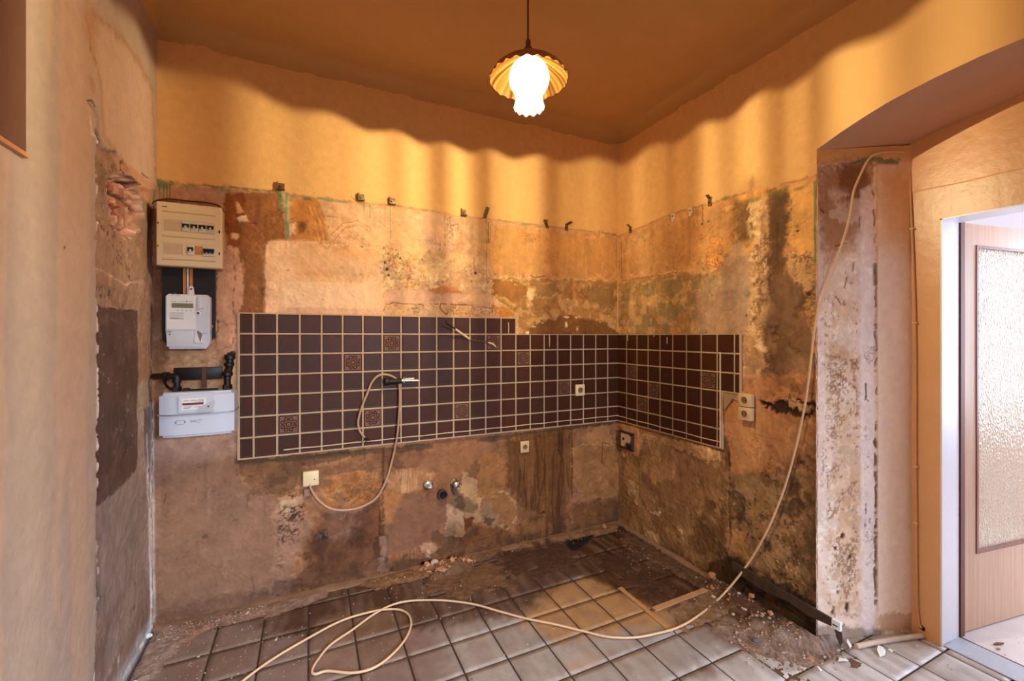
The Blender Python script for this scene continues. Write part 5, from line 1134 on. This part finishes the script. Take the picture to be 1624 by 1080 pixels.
# ================================================================== WALL BRACKETS, SOCKETS, TAPS
M_RUST = mat('rusted_steel', (92, 62, 42), .6, .5, var=.5, scale=120, c2=(140, 100, 66)); M_DULL = mat('dull_steel', (112, 98, 80), .45, .7, var=.3, scale=90)
def bracket(p, kind, label, side='b'):
    """cabinet hanger: kind 0 = L bracket with a nut, 1 = loose perforated strap leaning out, 2 = hook"""
    q = onY(*p) if side == 'b' else onX(*p)
    o = thing('cabinet_hanger', label, 'bracket', tuple(q), 'cabinet hangers along the edge of the bare plaster')
    def W(x, y, z): return (q[0]+x, q[1]-y, q[2]+z) if side == 'b' else (q[0]-y, q[1]-x, q[2]+z)
    def box(x0, x1, y0, y1, z0, z1, m, name):
        bm = bmesh.new(); c = [W(x, y, z) for x, y, z in ((x0, y0, z0), (x1, y0, z0), (x1, y1, z0), (x0, y1, z0))]; prism(bm, c, (0, 0, 1), 0, z1-z0); recalc(bm); return obj(name, bm, m, o)
    ax = (0, -1, 0) if side == 'b' else (-1, 0, 0)
    if kind == 0:
        box(-.016, .016, 0, .003, -.012, .022, M_RUST, 'back_plate'); box(-.020, -.016, 0, .026, -.016, .024, M_RUST, 'side_flange'); box(-.018, .018, .0, .028, -.018, -.013, M_DULL, 'bottom_flange')
        bm = bmesh.new(); cyl(bm, W(0, .003, .004), ax, .008, .008, 6); cyl(bm, W(.004, .0, -.008), ax, .007, .024, 8); obj('screw', bm, M_DULL, o)
    elif kind == 1:
        bm = bmesh.new(); prism(bm, [W(-.014, .004, -.022), W(.012, .004, -.028), W(.026, .022, .028), W(.0, .022, .034)], ax, 0, .003); recalc(bm); obj('strap', bm, M_DULL, o)
        bm = bmesh.new(); cyl(bm, W(.012, .021, .018), ax, .005, .005, 8); cyl(bm, W(0, .006, -.012), ax, .005, .006, 8); obj('hole_rim', bm, M_RUST, o)
        box(-.016, .008, 0, .018, -.036, -.030, M_RUST, 'bottom_flange')
    elif kind == 2:
        bm = bmesh.new(); prism(bm, [W(-.013, .001, -.024), W(.012, .001, -.026), W(.014, .001, .016), W(-.011, .001, .018)], ax, 0, .003); recalc(bm); obj('back_plate', bm, M_RUST, o)
        bm = bmesh.new(); prism(bm, [W(-.010, .003, .016), W(.012, .003, .014), W(.030, .045, .026), W(.006, .045, .030)], (0, 0, 1), 0, .003); recalc(bm); obj('hook_plate', bm, M_DULL, o)
        bm = bmesh.new(); cyl(bm, W(0, .003, -.004), ax, .007, .012, 6); obj('screw', bm, M_DULL, o)
    else:
        bm = bmesh.new(); prism(bm, [W(-.030, .012, .020), W(-.012, .012, .030), W(.022, .004, -.026), W(.0, .004, -.034)], ax, 0, .003); recalc(bm); obj('strap', bm, M_DULL, o)
        bm = bmesh.new(); prism(bm, [W(-.022, .016, .012), W(.002, .016, .028), W(.006, .016, .012), W(-.01, .016, -.002)], ax, 0, .003); recalc(bm); obj('cross_strap', bm, M_RUST, o)
        bm = bmesh.new(); cyl(bm, W(0, .004, -.006), ax, .007, .014, 6); obj('screw', bm, M_RUST, o)
bracket((446, 297), 0, 'rusty cabinet hanger nearest the fuse box, above the broad green paint run')
bracket((573, 314), 0, 'rusty cabinet hanger just left of the one above the long green drip')
bracket((622, 320), 0, 'rusty cabinet hanger right above the long thin green drip')
bracket((735, 338), 0, 'small rusty cabinet hanger just left of the steel strap leaning right')
bracket((769, 337), 1, 'flat perforated steel hanger leaning right over a thin vertical line')
bracket((866, 355), 3, 'pair of crossed steel hangers tilted left on the back wall')
bracket((898, 360), 2, 'dark hooked hanger on the back wall nearest the far corner')
bracket((1000, 364), 2, 'dark hooked hanger on the right wall nearest the far corner', 'r')
bracket((1126, 320), 2, 'larger dark hooked hanger on the right wall left of the soot stain', 'r')
M_ANCH = mat('white_wall_anchor', (226, 206, 178), .7)
for p, lb in (((1068, 345), 'white torn plaster anchor on the right wall, left of the striped one'), ((1096, 336), 'white plaster anchor with a dark slot above a thin drip')):
    q = onX(*p); bm = bmesh.new(); prism(bm, [(0, q[1]+.012, q[2]+.024), (0, q[1]-.012, q[2]+.026), (0, q[1]-.014, q[2]-.010), (0, q[1]-.002, q[2]-.030), (0, q[1]+.010, q[2]-.024)], (-1, 0, 0), -.002, .008); recalc(bm)
    a = obj('wall_anchor', bm, M_ANCH); tag(a, lb, 'anchor', 'wall anchors')
    bm = bmesh.new(); cyl(bm, (-.008, q[1], q[2]+.008), (-1, 0, 0), .005, .002, 8); obj('anchor_hole', bm, M_HOLE, a)

M_IVORY = mat('ivory_plastic', (232, 206, 160), .4, var=.04); M_IVORY2 = mat('grimy_ivory_plastic', (206, 172, 128), .55, var=.2, scale=60)
def socket(q, side, w_, h_, label, m, name='wall_socket', dep=.012):
    ax = (0, -1, 0) if side == 'b' else (-1, 0, 0); q = np.array(q, float)
    o = thing(name, label, 'socket', tuple(q), 'wall sockets')
    bm = bmesh.new()
    if side == 'b': bx(bm, q[0]-w_/2, q[0]+w_/2, q[1]-dep, q[1], q[2]-h_/2, q[2]+h_/2, .003)
    else: bx(bm, q[0]-dep, q[0], q[1]-w_/2, q[1]+w_/2, q[2]-h_/2, q[2]+h_/2, .003)
    obj('cover_plate', bm, m, o, True)
    c = Vector(q)+Vector(ax)*dep; r = min(w_, h_)*.27
    bm = bmesh.new(); R_ = lathe(bm, c, ax, [(r*1.12, -.001), (r*1.12, .003), (r, .003), (r, -.010)], 24); recalc(bm); obj('socket_rim', bm, m, o, True)
    bm = bmesh.new(); cyl(bm, c, ax, r*.98, .0006, 20); obj('socket_well', bm, mat('shaded_socket_well', (120, 88, 60), .6), o)
    bm = bmesh.new()
    for s in (-1, 1):
        p = c+Vector((s*.009, 0, 0) if side == 'b' else (0, s*.009, 0)); cyl(bm, p+Vector(ax)*.0008, ax, .003, .0012, 8)
    obj('pin_hole', bm, M_HOLE, o)
    bm = bmesh.new()
    for s in (-1, 1):
        z = c.z+s*r*.85
        if side == 'b': bx(bm, c.x-.003, c.x+.003, c.y-.0035, c.y, z-.003, z+.003)
        else: bx(bm, c.x-.0035, c.x, c.y-.003, c.y+.003, z-.003, z+.003)
    obj('earth_clip', bm, M_STEEL, o)
    return o
socket((-.3675, -.0165, 1.0426), 'b', .078, .082, 'clean ivory socket on the tiles near the far corner', M_IVORY)
s2 = onY(831, 708); bm = None
socket((s2[0], -.004, s2[2]), 'b', .066, .078, 'plaster-smeared socket on bare wall below the tiles', M_IVORY2)
d1 = onX(1187, 634); d2 = onX(1187, 656)
socket((-.004, d1[1], d1[2]), 'r', .076, .070, 'upper grimy socket of the stacked pair on the right wall', M_IVORY2, dep=.03)
socket((-.004, d1[1], d1[2]-.074), 'r', .076, .070, 'lower grimy socket of the stacked pair on the right wall', M_IVORY2, dep=.03)
# square junction box with its cable, going up to the tap
q = onY(493, 757)
jb = thing('junction_box', 'square ivory junction cover at the end of the looping cable', 'junction box', (q[0], 0, q[2]))
bm = bmesh.new(); bx(bm, q[0]-.040, q[0]+.040, -.026, -.001, q[2]-.040, q[2]+.040, .003); obj('cover_plate', bm, M_IVORY, jb, True)
bm = bmesh.new(); cyl(bm, (q[0]+.018, -.026, q[2]-.006), (0, -1, 0), .003, .0015, 8); obj('screw', bm, M_DARKG, jb)
bm = bmesh.new(); bx(bm, q[0]-.035, q[0]-.005, -.012, -.001, q[2]-.10, q[2]-.06, .002); o = obj('conduit_stub', bm, mat('greyed_plaster_box', (150, 112, 88), .8, var=.3, scale=60), jb)
# open flush box on the right wall by the corner
q = onX(995, 699)
fb = thing('switch_box', 'smashed open flush box with white remains near the far corner', 'switch box', (0, q[1], q[2]))
y0, y1, z0, z1 = q[1]-.075, q[1]+.075, q[2]-.062, q[2]+.068
bm = bmesh.new()
for a in ((y0, y0+.008, z0, z1), (y1-.008, y1, z0, z1), (y0, y1, z0, z0+.010), (y0, y1, z1-.008, z1)): bx(bm, -.024, -.002, a[0], a[1], a[2], a[3], .001, 1)
obj('box_rim', bm, mat('dark_brown_box', (60, 34, 22), .7), fb)
bm = bmesh.new(); bx(bm, -.010, -.002, y0+.008, y1-.008, z0+.008, z1-.008); obj('box_back', bm, mat('brown_box_back', (150, 104, 72), .8, var=.3, scale=60), fb)
bm = bmesh.new(); yy0 = q[1]
prism(bm, [(0, yy0+.055, q[2]+.052), (0, yy0-.03, q[2]+.055), (0, yy0-.06, q[2]+.03), (0, yy0-.04, q[2]-.01), (0, yy0+.0, q[2]-.005), (0, yy0+.02, q[2]-.045), (0, yy0+.055, q[2]-.045)], (-1, 0, 0), .010, .016); recalc(bm); obj('broken_plate', bm, mat('chalky_white', (206, 176, 150), .8, var=.15), fb)
bm = bmesh.new(); cyl(bm, (-.016, yy0+.025, q[2]+.012), (-1, 0, 0), .010, .003, 12); bx(bm, -.020, -.015, yy0-.055, yy0-.010, q[2]-.050, q[2]-.018); obj('broken_hole', bm, M_HOLE, fb)
# capped pipe stub, open drain and angle valve
M_CHROME = mat('worn_chrome', (206, 200, 190), .22, 1.0, var=.2)
q = onY(679, 769); st = thing('pipe_stub', 'round chrome pipe stub left of the black drain opening', 'pipe', (q[0], 0, q[2]))
bm = bmesh.new(); R_ = lathe(bm, (q[0], -.002, q[2]), (0, -1, 0), [(.030, 0), (.030, .005), (.020, .012)], 24); cap(bm, R_[-1]); obj('rosette', bm, M_CHROME, st, True)
bm = bmesh.new(); cyl(bm, (q[0]+.004, -.012, q[2]), (0, -1, 0), .015, .022, 16, 0, .002); cyl(bm, (q[0]+.004, -.034, q[2]), (0, -1, 0), .009, .010, 6); obj('plug', bm, M_CHROME, st, True)
q = onY(701, 783); dr = thing('drain_pipe', 'open black drain pipe end between the two water connections', 'pipe', (q[0], 0, q[2]))
bm = bmesh.new(); R_ = lathe(bm, (q[0], -.004, q[2]), (0, -1, 0), [(.031, -.004), (.031, .022), (.025, .022), (.025, -.01)], 28); recalc(bm); obj('pipe_sleeve', bm, mat('brown_grey_pipe', (72, 54, 44), .5), dr, True)
bm = bmesh.new(); cyl(bm, (q[0], -.010, q[2]), (0, -1, 0), .0245, .002, 24); obj('pipe_void', bm, M_HOLE, dr)
q = onY(720, 765); av = thing('angle_valve', 'chrome angle valve with bare outlet right of the drain pipe', 'valve', (q[0], 0, q[2]))
bm = bmesh.new(); R_ = lathe(bm, (q[0], -.002, q[2]), (0, -1, 0), [(.024, 0), (.024, .004), (.015, .010), (.013, .05)], 20); cap(bm, R_[-1]); obj('valve_body', bm, M_CHROME, av, True)
bm = bmesh.new(); lathe(bm, (q[0], -.045, q[2]), (0, -1, 0), [(.012, -.006), (.019, 0), (.019, .014), (.010, .018), (0, .018)], 10); obj('valve_handle', bm, M_CHROME, av, True)
bm = bmesh.new(); tube(bm, [(q[0], -.032, q[2]), (q[0]+.032, -.034, q[2]-.016)], .010, 12); obj('valve_outlet', bm, M_CHROME, av, True)
bm = bmesh.new(); tube(bm, smooth_path([(q[0], -.012, q[2]-.005), (q[0]-.004, -.014, q[2]-.04), (q[0]+.006, -.012, q[2]-.075)], 5), [.012, .012, .011, .011, .011, .010, .010, .009, .009, .008, .008], 8); obj('stain_sleeve', bm, mat('corroded_grey', (84, 80, 74), .8, var=.4, scale=60), av, True)
# wall mixer stub in black with chrome arms
q = onY(611, 604); tp = thing('mixer_stub', 'black wall fitting with chrome arm across the tiles', 'fitting', (q[0], -.012, q[2]))
bm = bmesh.new(); cyl(bm, (q[0]-.012, -.05, q[2]), (1, 0, 0), .021, .026, 18, 0, .003); cyl(bm, (q[0]+.012, -.05, q[2]), (1, 0, 0), .016, .075, 16, 0, .002); cyl(bm, (q[0], -.016, q[2]), (0, -1, 0), .017, .036, 14); obj('black_body', bm, M_BLACK, tp, True)
bm = bmesh.new(); tube(bm, [(q[0]+.08, -.05, q[2]+.002), (q[0]+.19, -.052, q[2]-.002)], .008, 10); tube(bm, [(q[0]+.085, -.05, q[2]+.012), (q[0]+.16, -.055, q[2]+.012)], .004, 8); cyl(bm, (q[0]+.10, -.05, q[2]-.012), (0, 0, 1), .007, .034, 10); obj('chrome_arm', bm, M_CHROME, tp, True)
M_CABLE = mat('beige_cable', (184, 146, 116), .5, var=.08); M_CABLE2 = mat('pale_orange_cable', (216, 178, 140), .5, var=.06)
hang = lambda p: onY(p[0], p[1], -.045 if p[1] < 700 else -.022)
wire_thing('looped_cable', 'beige cable looping over the black fitting down to the junction box', 'cable', [(578, 694), (570, 682), (568, 668), (573, 648), (582, 625), (590, 606), (600, 596), (612, 594), (624, 598), (632, 606), (634, 625), (633, 655), (630, 690), (623, 725), (613, 760), (598, 788), (575, 803), (548, 809), (523, 806), (504, 792), (494, 777), (491, 768)], hang, .0062, M_CABLE)
bm = bmesh.new(); rr = random.Random(2); q = hang((579, 695))
for k in range(7): tube(bm, [tuple(q), (q[0]+rr.uniform(-.02, .03), q[1]+rr.uniform(-.01, .02), q[2]-rr.uniform(.01, .035))], .0016, 5)
o = obj('frayed_wires', bm, M_BLACK); tag(o, 'frayed dark wire ends at the loose end of the looped cable', 'wire')
# cut cable sticking out of the tiles
P0 = onY(745, 538, -.016); P1 = onY(722, 522, -.07); P2 = onY(708, 513, -.10)
ct = thing('cut_cable', 'stripped cable stub sticking out of the tiles above the tap', 'cable', tuple(P0))
bm = bmesh.new(); tube(bm, smooth_path([P1, (P1+P2)/2+np.array([0, 0, .002]), P2], 4), .0045, 8); tube(bm, [P2, P2+np.array([-.012, -.006, .016])], .0018, 6); tube(bm, [P2, P2+np.array([-.004, -.012, .018])], .0018, 6); obj('black_cores', bm, M_BLACK, ct, True)
bm = bmesh.new(); tube(bm, [P0, P1], .0075, 10); obj('white_sheath', bm, M_IVORY, ct, True)
bm = bmesh.new(); tube(bm, smooth_path([P0, onY(757, 541, -.022), onY(772, 542, -.02)], 5), .0036, 6); obj('brown_core', bm, mat('brown_core_wire', (110, 66, 36), .5), ct, True)
bm = bmesh.new(); a = onY(774, 543, -.020); b_ = onY(787, 551, -.020); tube(bm, smooth_path([a, (a+b_)/2+np.array([0.004, 0, .006]), b_], 5), [.003, .005, .006, .0065, .007, .007, .0065, .006, .005, .004, .003], 8); o = obj('cable_offcut', bm, M_IVORY, None, True); tag(o, 'small curved white cable scrap over the relief tile', 'cable')
# long cable hung from the pier, across the floor
JNI = JN if JN[1] < 0 else -JN
K1 = [((1430, 243), .012), ((1410, 242), .012), ((1388, 245), .012), ((1374, 254), .012), ((1362, 275), .014)]
pts = [on_plane(*p, JA-np.append(0, [0])[0]+np.array([0, 0, 0]), JN)+(JN if JN[1] < 0 else -JN)*d for p, d in K1]
hangp = [(1354, 303), (1350, 330), (1342, 365), (1322, 425), (1302, 480), (1292, 520), (1285, 580), (1277, 640), (1262, 710), (1242, 780), (1215, 845), (1182, 900)]
D0 = float((pts[-1]-CAM)[:2]@np.array([SN, CS])); f1 = onZ(1142, 948, .006); D1 = float((f1-CAM)[:2]@np.array([SN, CS]))
for i, p in enumerate(hangp):
    t = (i+1)/(len(hangp)+1); t2 = t*t*(3-2*t); Dk = min(D0+(D1-D0)*t2-.05*math.sin(PI*t), float(((onX(p[0], p[1], -.022) if p[0] < 1296 else on_plane(p[0], p[1], JA+JNI*.02, JN))-CAM)[:2]@np.array([SN, CS]))); pts.append(at_depth(p[0], p[1], Dk))
for p in [(1142, 948), (1105, 978), (1075, 995), (1040, 1005), (1005, 1011), (965, 1010), (925, 1001), (880, 990), (835, 981), (790, 969), (750, 958), (700, 952), (650, 953), (620, 960), (590, 976), (560, 998), (525, 1022), (505, 1045), (495, 1063), (500, 1069), (520, 1064), (560, 1067), (595, 1058), (625, 1035), (645, 1010), (652, 988), (645, 972), (625, 966), (590, 970), (540, 985), (480, 1017), (430, 1047), (385, 1080), (340, 1120), (280, 1180)]: pts.append(onZ(p[0], p[1], .0095))
for i in range(len(pts)):
    if i > 36+5+8: pass
bm = bmesh.new(); tube(bm, smooth_path(pts, 6), .0052, 8)
tag(obj('long_cable', bm, M_CABLE2, None, True), 'long beige cable drooping from the pier top and curling over the floor', 'cable')
M_CLIP = mat('cable_clip_white', (222, 190, 160), .5)
# surface cable down the inner corner of the opening
cor = lambda p: at_depth(p[0], p[1], 2.135 if p[1] < 995 else 2.09)
cp = [(1430, 243), (1437, 249), (1441, 262), (1443, 300), (1446, 363), (1449, 440), (1451, 512), (1452, 620), (1452, 740), (1453, 850), (1454, 950), (1457, 985), (1461, 996)]
pts = [np.array([XD-.008, 0, 0])*0+onX(p[0], p[1], XD-.009) for p in cp]
bm = bmesh.new(); tube(bm, smooth_path(pts, 6), .005, 8); sc = obj('surface_cable', bm, mat('painted_over_cable', (216, 164, 112), .4), None, True); tag(sc, 'painted-over cable clipped down the corner beside the doorway', 'cable')
for p in ((1440, 262), (1446, 363), (1451, 512), (1452, 740), (1452, 829)):
    q = onX(p[0], p[1], XD-.008); bm = bmesh.new(); bx(bm, q[0]-.009, q[0]+.006, q[1]-.010, q[1]+.007, q[2]-.004, q[2]+.004, .0015, 1); obj('cable_clip', bm, M_CLIP, sc, True)
q = onX(1462, 995, XD-.002); bm = bmesh.new(); prism(bm, [(q[0], q[1]+.010, q[2]+.012), (q[0], q[1]-.012, q[2]+.002), (q[0], q[1]-.010, q[2]-.012), (q[0], q[1]+.008, q[2]-.008)], (-1, 0, 0), -.002, .004); recalc(bm); obj('wall_hole', bm, M_HOLE, wd)
# plastic conduit lying at the foot of the pier
a = onZ(1358, 1025, .012); b_ = onZ(1462, 1008, .012); bm = bmesh.new(); tube(bm, smooth_path([a, (a+b_)/2+np.array([.004, .004, 0]), b_], 6), .011, 10)
tag(obj('floor_conduit', bm, mat('dusty_cream_conduit', (206, 184, 164), .7, var=.2, scale=30), None, True), 'dusty cream conduit lying at the foot of the pier by the doorway', 'conduit')
# black plinth strip with a white end, along the foot of the right wall
pb = thing('plinth_strip', 'black grimy plinth strip with a bright end beside the pier foot', 'strip', (-.03, -1.35, 0))
bm = bmesh.new(); prism(bm, [(-.022, -1.02, .185), (-.022, -1.525, .165), (-.022, -1.525, .132), (-.022, -1.42, .120), (-.022, -1.33, .135), (-.022, -1.2, .12), (-.022, -1.02, .14)], (-1, 0, 0), 0, .012); recalc(bm)
obj('strip_board', bm, mat('sooty_board', (26, 18, 13), .75, var=.6, scale=25, bump=.003, c2=(70, 48, 30)), pb)
bm = bmesh.new(); bx(bm, -.036, -.020, -1.56, -1.525, .128, .168, .001, 1); e_ = obj('metal_end', bm, mat('bright_end_cap', (226, 230, 236), .4), pb)
bm = bmesh.new(); bx(bm, -.038, -.035, -1.55, -1.53, .144, .149); obj('end_mark', bm, M_DARKG, pb)
bm = bmesh.new(); prism(bm, [(-.02, -1.53, .128), (-.02, -1.558, .128), (-.02, -1.565, .085), (-.02, -1.555, .06), (-.02, -1.54, .09)], (-1, 0, 0), 0, .006); recalc(bm); obj('hanging_shred', bm, mat('dark_grey_shred', (70, 64, 62), .8, var=.5, scale=80), pb)
# brown boxed panel high on the left wall
a = onX(42, 240, XL+.015); bm = bmesh.new(); bx(bm, XL+.004, XL+.016, a[1]-.9, a[1]-.002, a[2]-.004, 3.0-.11, .002); 
o = obj('boxed_panel', bm, mat('brown_boarding', (108, 70, 54), .6, var=.12, scale=5)); tag(o, 'brown boarding high up at the left edge of the left wall', 'panel')
bm = bmesh.new(); bx(bm, XL+.003, XL+.02, a[1]-.9, a[1]+.003, a[2]-.018, a[2]-.005, .002); obj('bottom_lip', bm, mat('ochre_lip', (200, 140, 92), .6), o)

# ================================================================== RUBBLE
def stone(bm, c, s, rr, flat=.6, mi=0):
    r = bmesh.ops.create_icosphere(bm, subdivisions=1, radius=1); R3 = Matrix.Rotation(rr.uniform(0, 6.3), 3, 'Z')
    sx, sy, sz = s*rr.uniform(.7, 1.3), s*rr.uniform(.6, 1.1), s*flat*rr.uniform(.6, 1.2)
    for v in r['verts']:
        k = rr.uniform(.65, 1.15); p = R3 @ Vector((v.co.x*k*sx, v.co.y*k*sy, max(v.co.z, -.55)*k*sz)); v.co = Vector(c)+p+Vector((0, 0, sz*.5))
    for v in r['verts']:
        for f in v.link_faces: f.material_index = mi
def tetra(bm, c, s, rr, mi):
    a0 = rr.uniform(0, 6.3); h = s*rr.uniform(.3, .8)
    v = [bm.verts.new((c[0]+s*math.cos(a0+k*2.1)*rr.uniform(.5, 1), c[1]+s*math.sin(a0+k*2.1)*rr.uniform(.5, 1), c[2])) for k in range(3)]
    t = bm.verts.new((c[0]+s*.2*rr.uniform(-1, 1), c[1]+s*.2*rr.uniform(-1, 1), c[2]+h))
    for a, b_ in ((0, 1), (1, 2), (2, 0)): bm.faces.new((v[a], v[b_], t)).material_index = mi
M_CH = [mat('chip_white', (182, 158, 142), .8, var=.25, scale=90), mat('chip_tan', (176, 130, 94), .85, var=.2), mat('chip_brown', (110, 76, 54), .9, var=.2), mat('chip_ochre', (170, 104, 54), .9, var=.2)]
def surf_z(x, y):
    i = int(round((y+1.75)/.0075)); j = int(round((x-(XL+.01))/.0075))
    if 0 <= i < D.H.shape[0] and 0 <= j < D.H.shape[1]: return max(float(D.H[i, j]), .0)
    return 0.0
bm = bmesh.new(); rr = random.Random(12)
zones = [([(235, 1030), (250, 985), (420, 960), (430, 972), (300, 1010)], 700, .0045, (.35, .35, .2, .1)), ([(200, 1090), (250, 985), (420, 965), (500, 1080)], 420, .0035, (.4, .3, .2, .1)), ([(640, 905), (740, 880), (760, 892), (690, 915)], 220, .009, (.1, .5, .2, .2)),
         ([(560, 925), (800, 862), (985, 835), (985, 850), (800, 885), (600, 940)], 260, .0045, (.15, .4, .35, .1)), ([(990, 845), (1140, 930), (1100, 960), (960, 870)], 170, .004, (.3, .4, .2, .1)), ([(1110, 940), (1180, 900), (1300, 985), (1330, 1025), (1200, 1010)], 420, .008, (.25, .45, .25, .05)),
         ([(1130, 985), (1330, 1015), (1330, 1060), (1200, 1070)], 330, .006, (.45, .35, .2, 0)), ([(240, 1090), (440, 960), (1130, 930), (1620, 1010), (1620, 1078)], 520, .0032, (.6, .2, .1, .1)), ([(440, 962), (600, 925), (800, 880), (840, 970), (600, 1060), (400, 1078)], 260, .0035, (.4, .3, .2, .1))]
def rand_in(P, rr):
    P = np.array([onZ(*p)[:2] for p in P]); mn, mx_ = P.min(0), P.max(0)
    while True:
        x, y = rr.uniform(mn[0], mx_[0]), rr.uniform(mn[1], mx_[1]); c = False
        for i in range(len(P)):
            a, b_ = P[i], P[(i+1) % len(P)]
            if (a[1] > y) != (b_[1] > y) and x < (b_[0]-a[0])*(y-a[1])/(b_[1]-a[1])+a[0]: c = not c
        if c: return x, y
zones += [([(1130, 935), (1180, 905), (1300, 975), (1300, 1010), (1180, 985)], 60, .016, (.1, .35, .45, .1)), ([(640, 905), (720, 885), (745, 895), (700, 915)], 26, .014, (.05, .6, .15, .2))]
for Z_, n, s, wts in zones:
    for k in range(int(n*.8)):
        x, y = rand_in(Z_, rr); z = surf_z(x, y)+.0005
        if (x < XL+.03) or y > -.03 or (x > -.03 and y > -1.6): continue
        mi = rr.choices(range(4), wts)[0]; sz = s*(.35+1.0*rr.random()**2)*(2.2 if rr.random() < .05 else 1)
        if sz > .0065: stone(bm, (x, y, z), sz, rr, .6, mi)
        else: tetra(bm, (x, y, z), sz*1.4, rr, mi)
tag(obj('rubble', bm, M_CH), 'fine plaster crumbs and mortar chips scattered over the floor', 'rubble', kind='stuff')
def chunk(p, s, flat, m, label, seed, z=None, cat='debris'):
    c = onZ(*p); zz = surf_z(c[0], c[1]) if z is None else z
    bm = bmesh.new(); r_ = random.Random(seed); r = bmesh.ops.create_icosphere(bm, subdivisions=2, radius=1)
    for v in r['verts']:
        d = v.co.normalized(); n_ = 1+.28*math.sin(d.x*5+seed)*math.cos(d.y*4+seed*2)+.14*r_.uniform(-1, 1)
        v.co = Vector((d.x*s[0]*n_, d.y*s[1]*n_, max(d.z, -.5)*s[2]*n_))
    bmesh.ops.transform(bm, matrix=Matrix.Translation((c[0], c[1], zz+s[2]*.45)) @ Matrix.Rotation(r_.uniform(0, 3), 4, 'Z'), verts=bm.verts)
    o = obj('plaster_chunk', bm, m); tag(o, label, cat, 'larger lumps of debris on the floor')
MS = [mat('lump_tan', (178, 124, 84), .9, var=.25, scale=40, bump=.003), mat('lump_white', (226, 222, 216), .8, var=.1), mat('lump_blue_grey', (92, 92, 112), .7, var=.4, scale=60), mat('lump_brown', (122, 84, 58), .9, var=.25, bump=.002), mat('lump_pink', (196, 140, 108), .9, var=.2)]
chunk((1130, 918), (.038, .024, .02), 1, MS[0], 'largest tan mortar lump at the right wall foot under the cable', 1, .012)
chunk((958, 838), (.04, .016, .008), 1, MS[4], 'flat pinkish plaster piece at the far corner of the floor', 2, .012)
chunk((1199, 1020), (.016, .012, .010), 1, MS[2], 'small blue-grey shard on the dirt left of the pier foot', 3)
chunk((1192, 958), (.016, .014, .012), 1, MS[0], 'tan lump on the dark heap near the right wall', 4)
chunk((1222, 985), (.015, .011, .012), 1, MS[4], 'pinkish lump on the dark heap nearest the pier', 5)
chunk((677, 905), (.020, .016, .012), 1, MS[4], 'pinkish brick bit at the back wall foot below the drain', 6)
chunk((700, 912), (.035, .022, .010), 1, MS[0], 'broad flat tan mortar piece at the back wall foot', 7)
chunk((743, 893), (.018, .014, .012), 1, MS[4], 'reddish lump at the foot of the back wall, right of the mortar pile', 8)
chunk((236, 1010), (.014, .01, .012), 1, MS[1], 'white chip in the left corner of the floor', 9)
def flake(p, pts, m, label, z=.004):
    c = onZ(*p); bm = bmesh.new(); n_ = len(pts)
    T = [bm.verts.new((c[0]+x, c[1]+y, z+.004+h)) for x, y, h in pts]; Bt = [bm.verts.new((c[0]+x, c[1]+y, z+h)) for x, y, h in pts]
    bm.faces.new(T); bm.faces.new(Bt[::-1])
    for i in range(n_): bm.faces.new((Bt[i], Bt[(i+1) % n_], T[(i+1) % n_], T[i]))
    bmesh.ops.triangulate(bm, faces=[f for f in bm.faces if len(f.verts) > 4]); recalc(bm)
    o = obj('plaster_flake', bm, m); tag(o, label, 'debris', 'pale plaster flakes on the floor')
flake((1397, 1037), [(-.035, -.012, .0), (-.01, .010, .006), (.02, .02, .012), (.042, .012, .004), (.03, -.004, 0), (.0, -.016, 0)], MS[1], 'largest white flake on the tile in front of the doorway')
flake((1336, 1049), [(-.024, .004, .0), (.0, .012, .002), (.022, -.004, 0), (.02, -.014, 0), (-.004, -.006, .003)], MS[1], 'thin white flake on the floor joint left of the largest flake')
flake((1348, 1029), [(-.008, -.006, .0), (-.006, .010, .02), (.004, .012, .030), (.010, -.002, .006)], MS[1], 'upturned white flake at the edge of the dirt by the pier')
flake((1300, 1064), [(-.006, -.006, .0), (-.003, .010, .008), (.006, .006, .004), (.006, -.006, 0)], MS[1], 'tiny white flake near the lower end of the dirt')
flake((1412, 1034), [(-.008, -.006, .0), (-.004, .008, .002), (.010, .004, .001), (.008, -.008, 0)], MS[1], 'small white flake right beside the largest one')
flake((1455, 1027), [(-.006, -.004, .0), (.0, .006, .001), (.008, .0, 0)], MS[1], 'tiny pale chip on the tile before the white door frame')
flake((1582, 1022), [(-.03, .006, .0), (.0, .004, .001), (.03, -.012, 0), (.02, -.014, 0), (-.02, .0, 0)], MS[3], 'thin brown splinter on the pale floor beyond the doorway')

# pieces that can be told apart are parts of their own; print and wire ends too small for that stay joined
for o in list(bpy.data.objects):
    if o.type != 'MESH': continue
    n_ = o.name.split('.')[0]
    if n_ in ('printing', 'plate_printing', 'stamped_marks', 'frayed_wires', 'caulk_line'): o['kind'] = 'stuff'
    elif n_ in ('cover_latch', 'rail', 'pin_hole', 'earth_clip', 'toggle', 'plaster_drip', 'seal_wire', 'cover_screw', 'chrome_arm', 'top_strip', 'black_cores', 'broken_hole', 'hole_rim', 'window_rim', 'hinge', 'trim_4'): split(o)
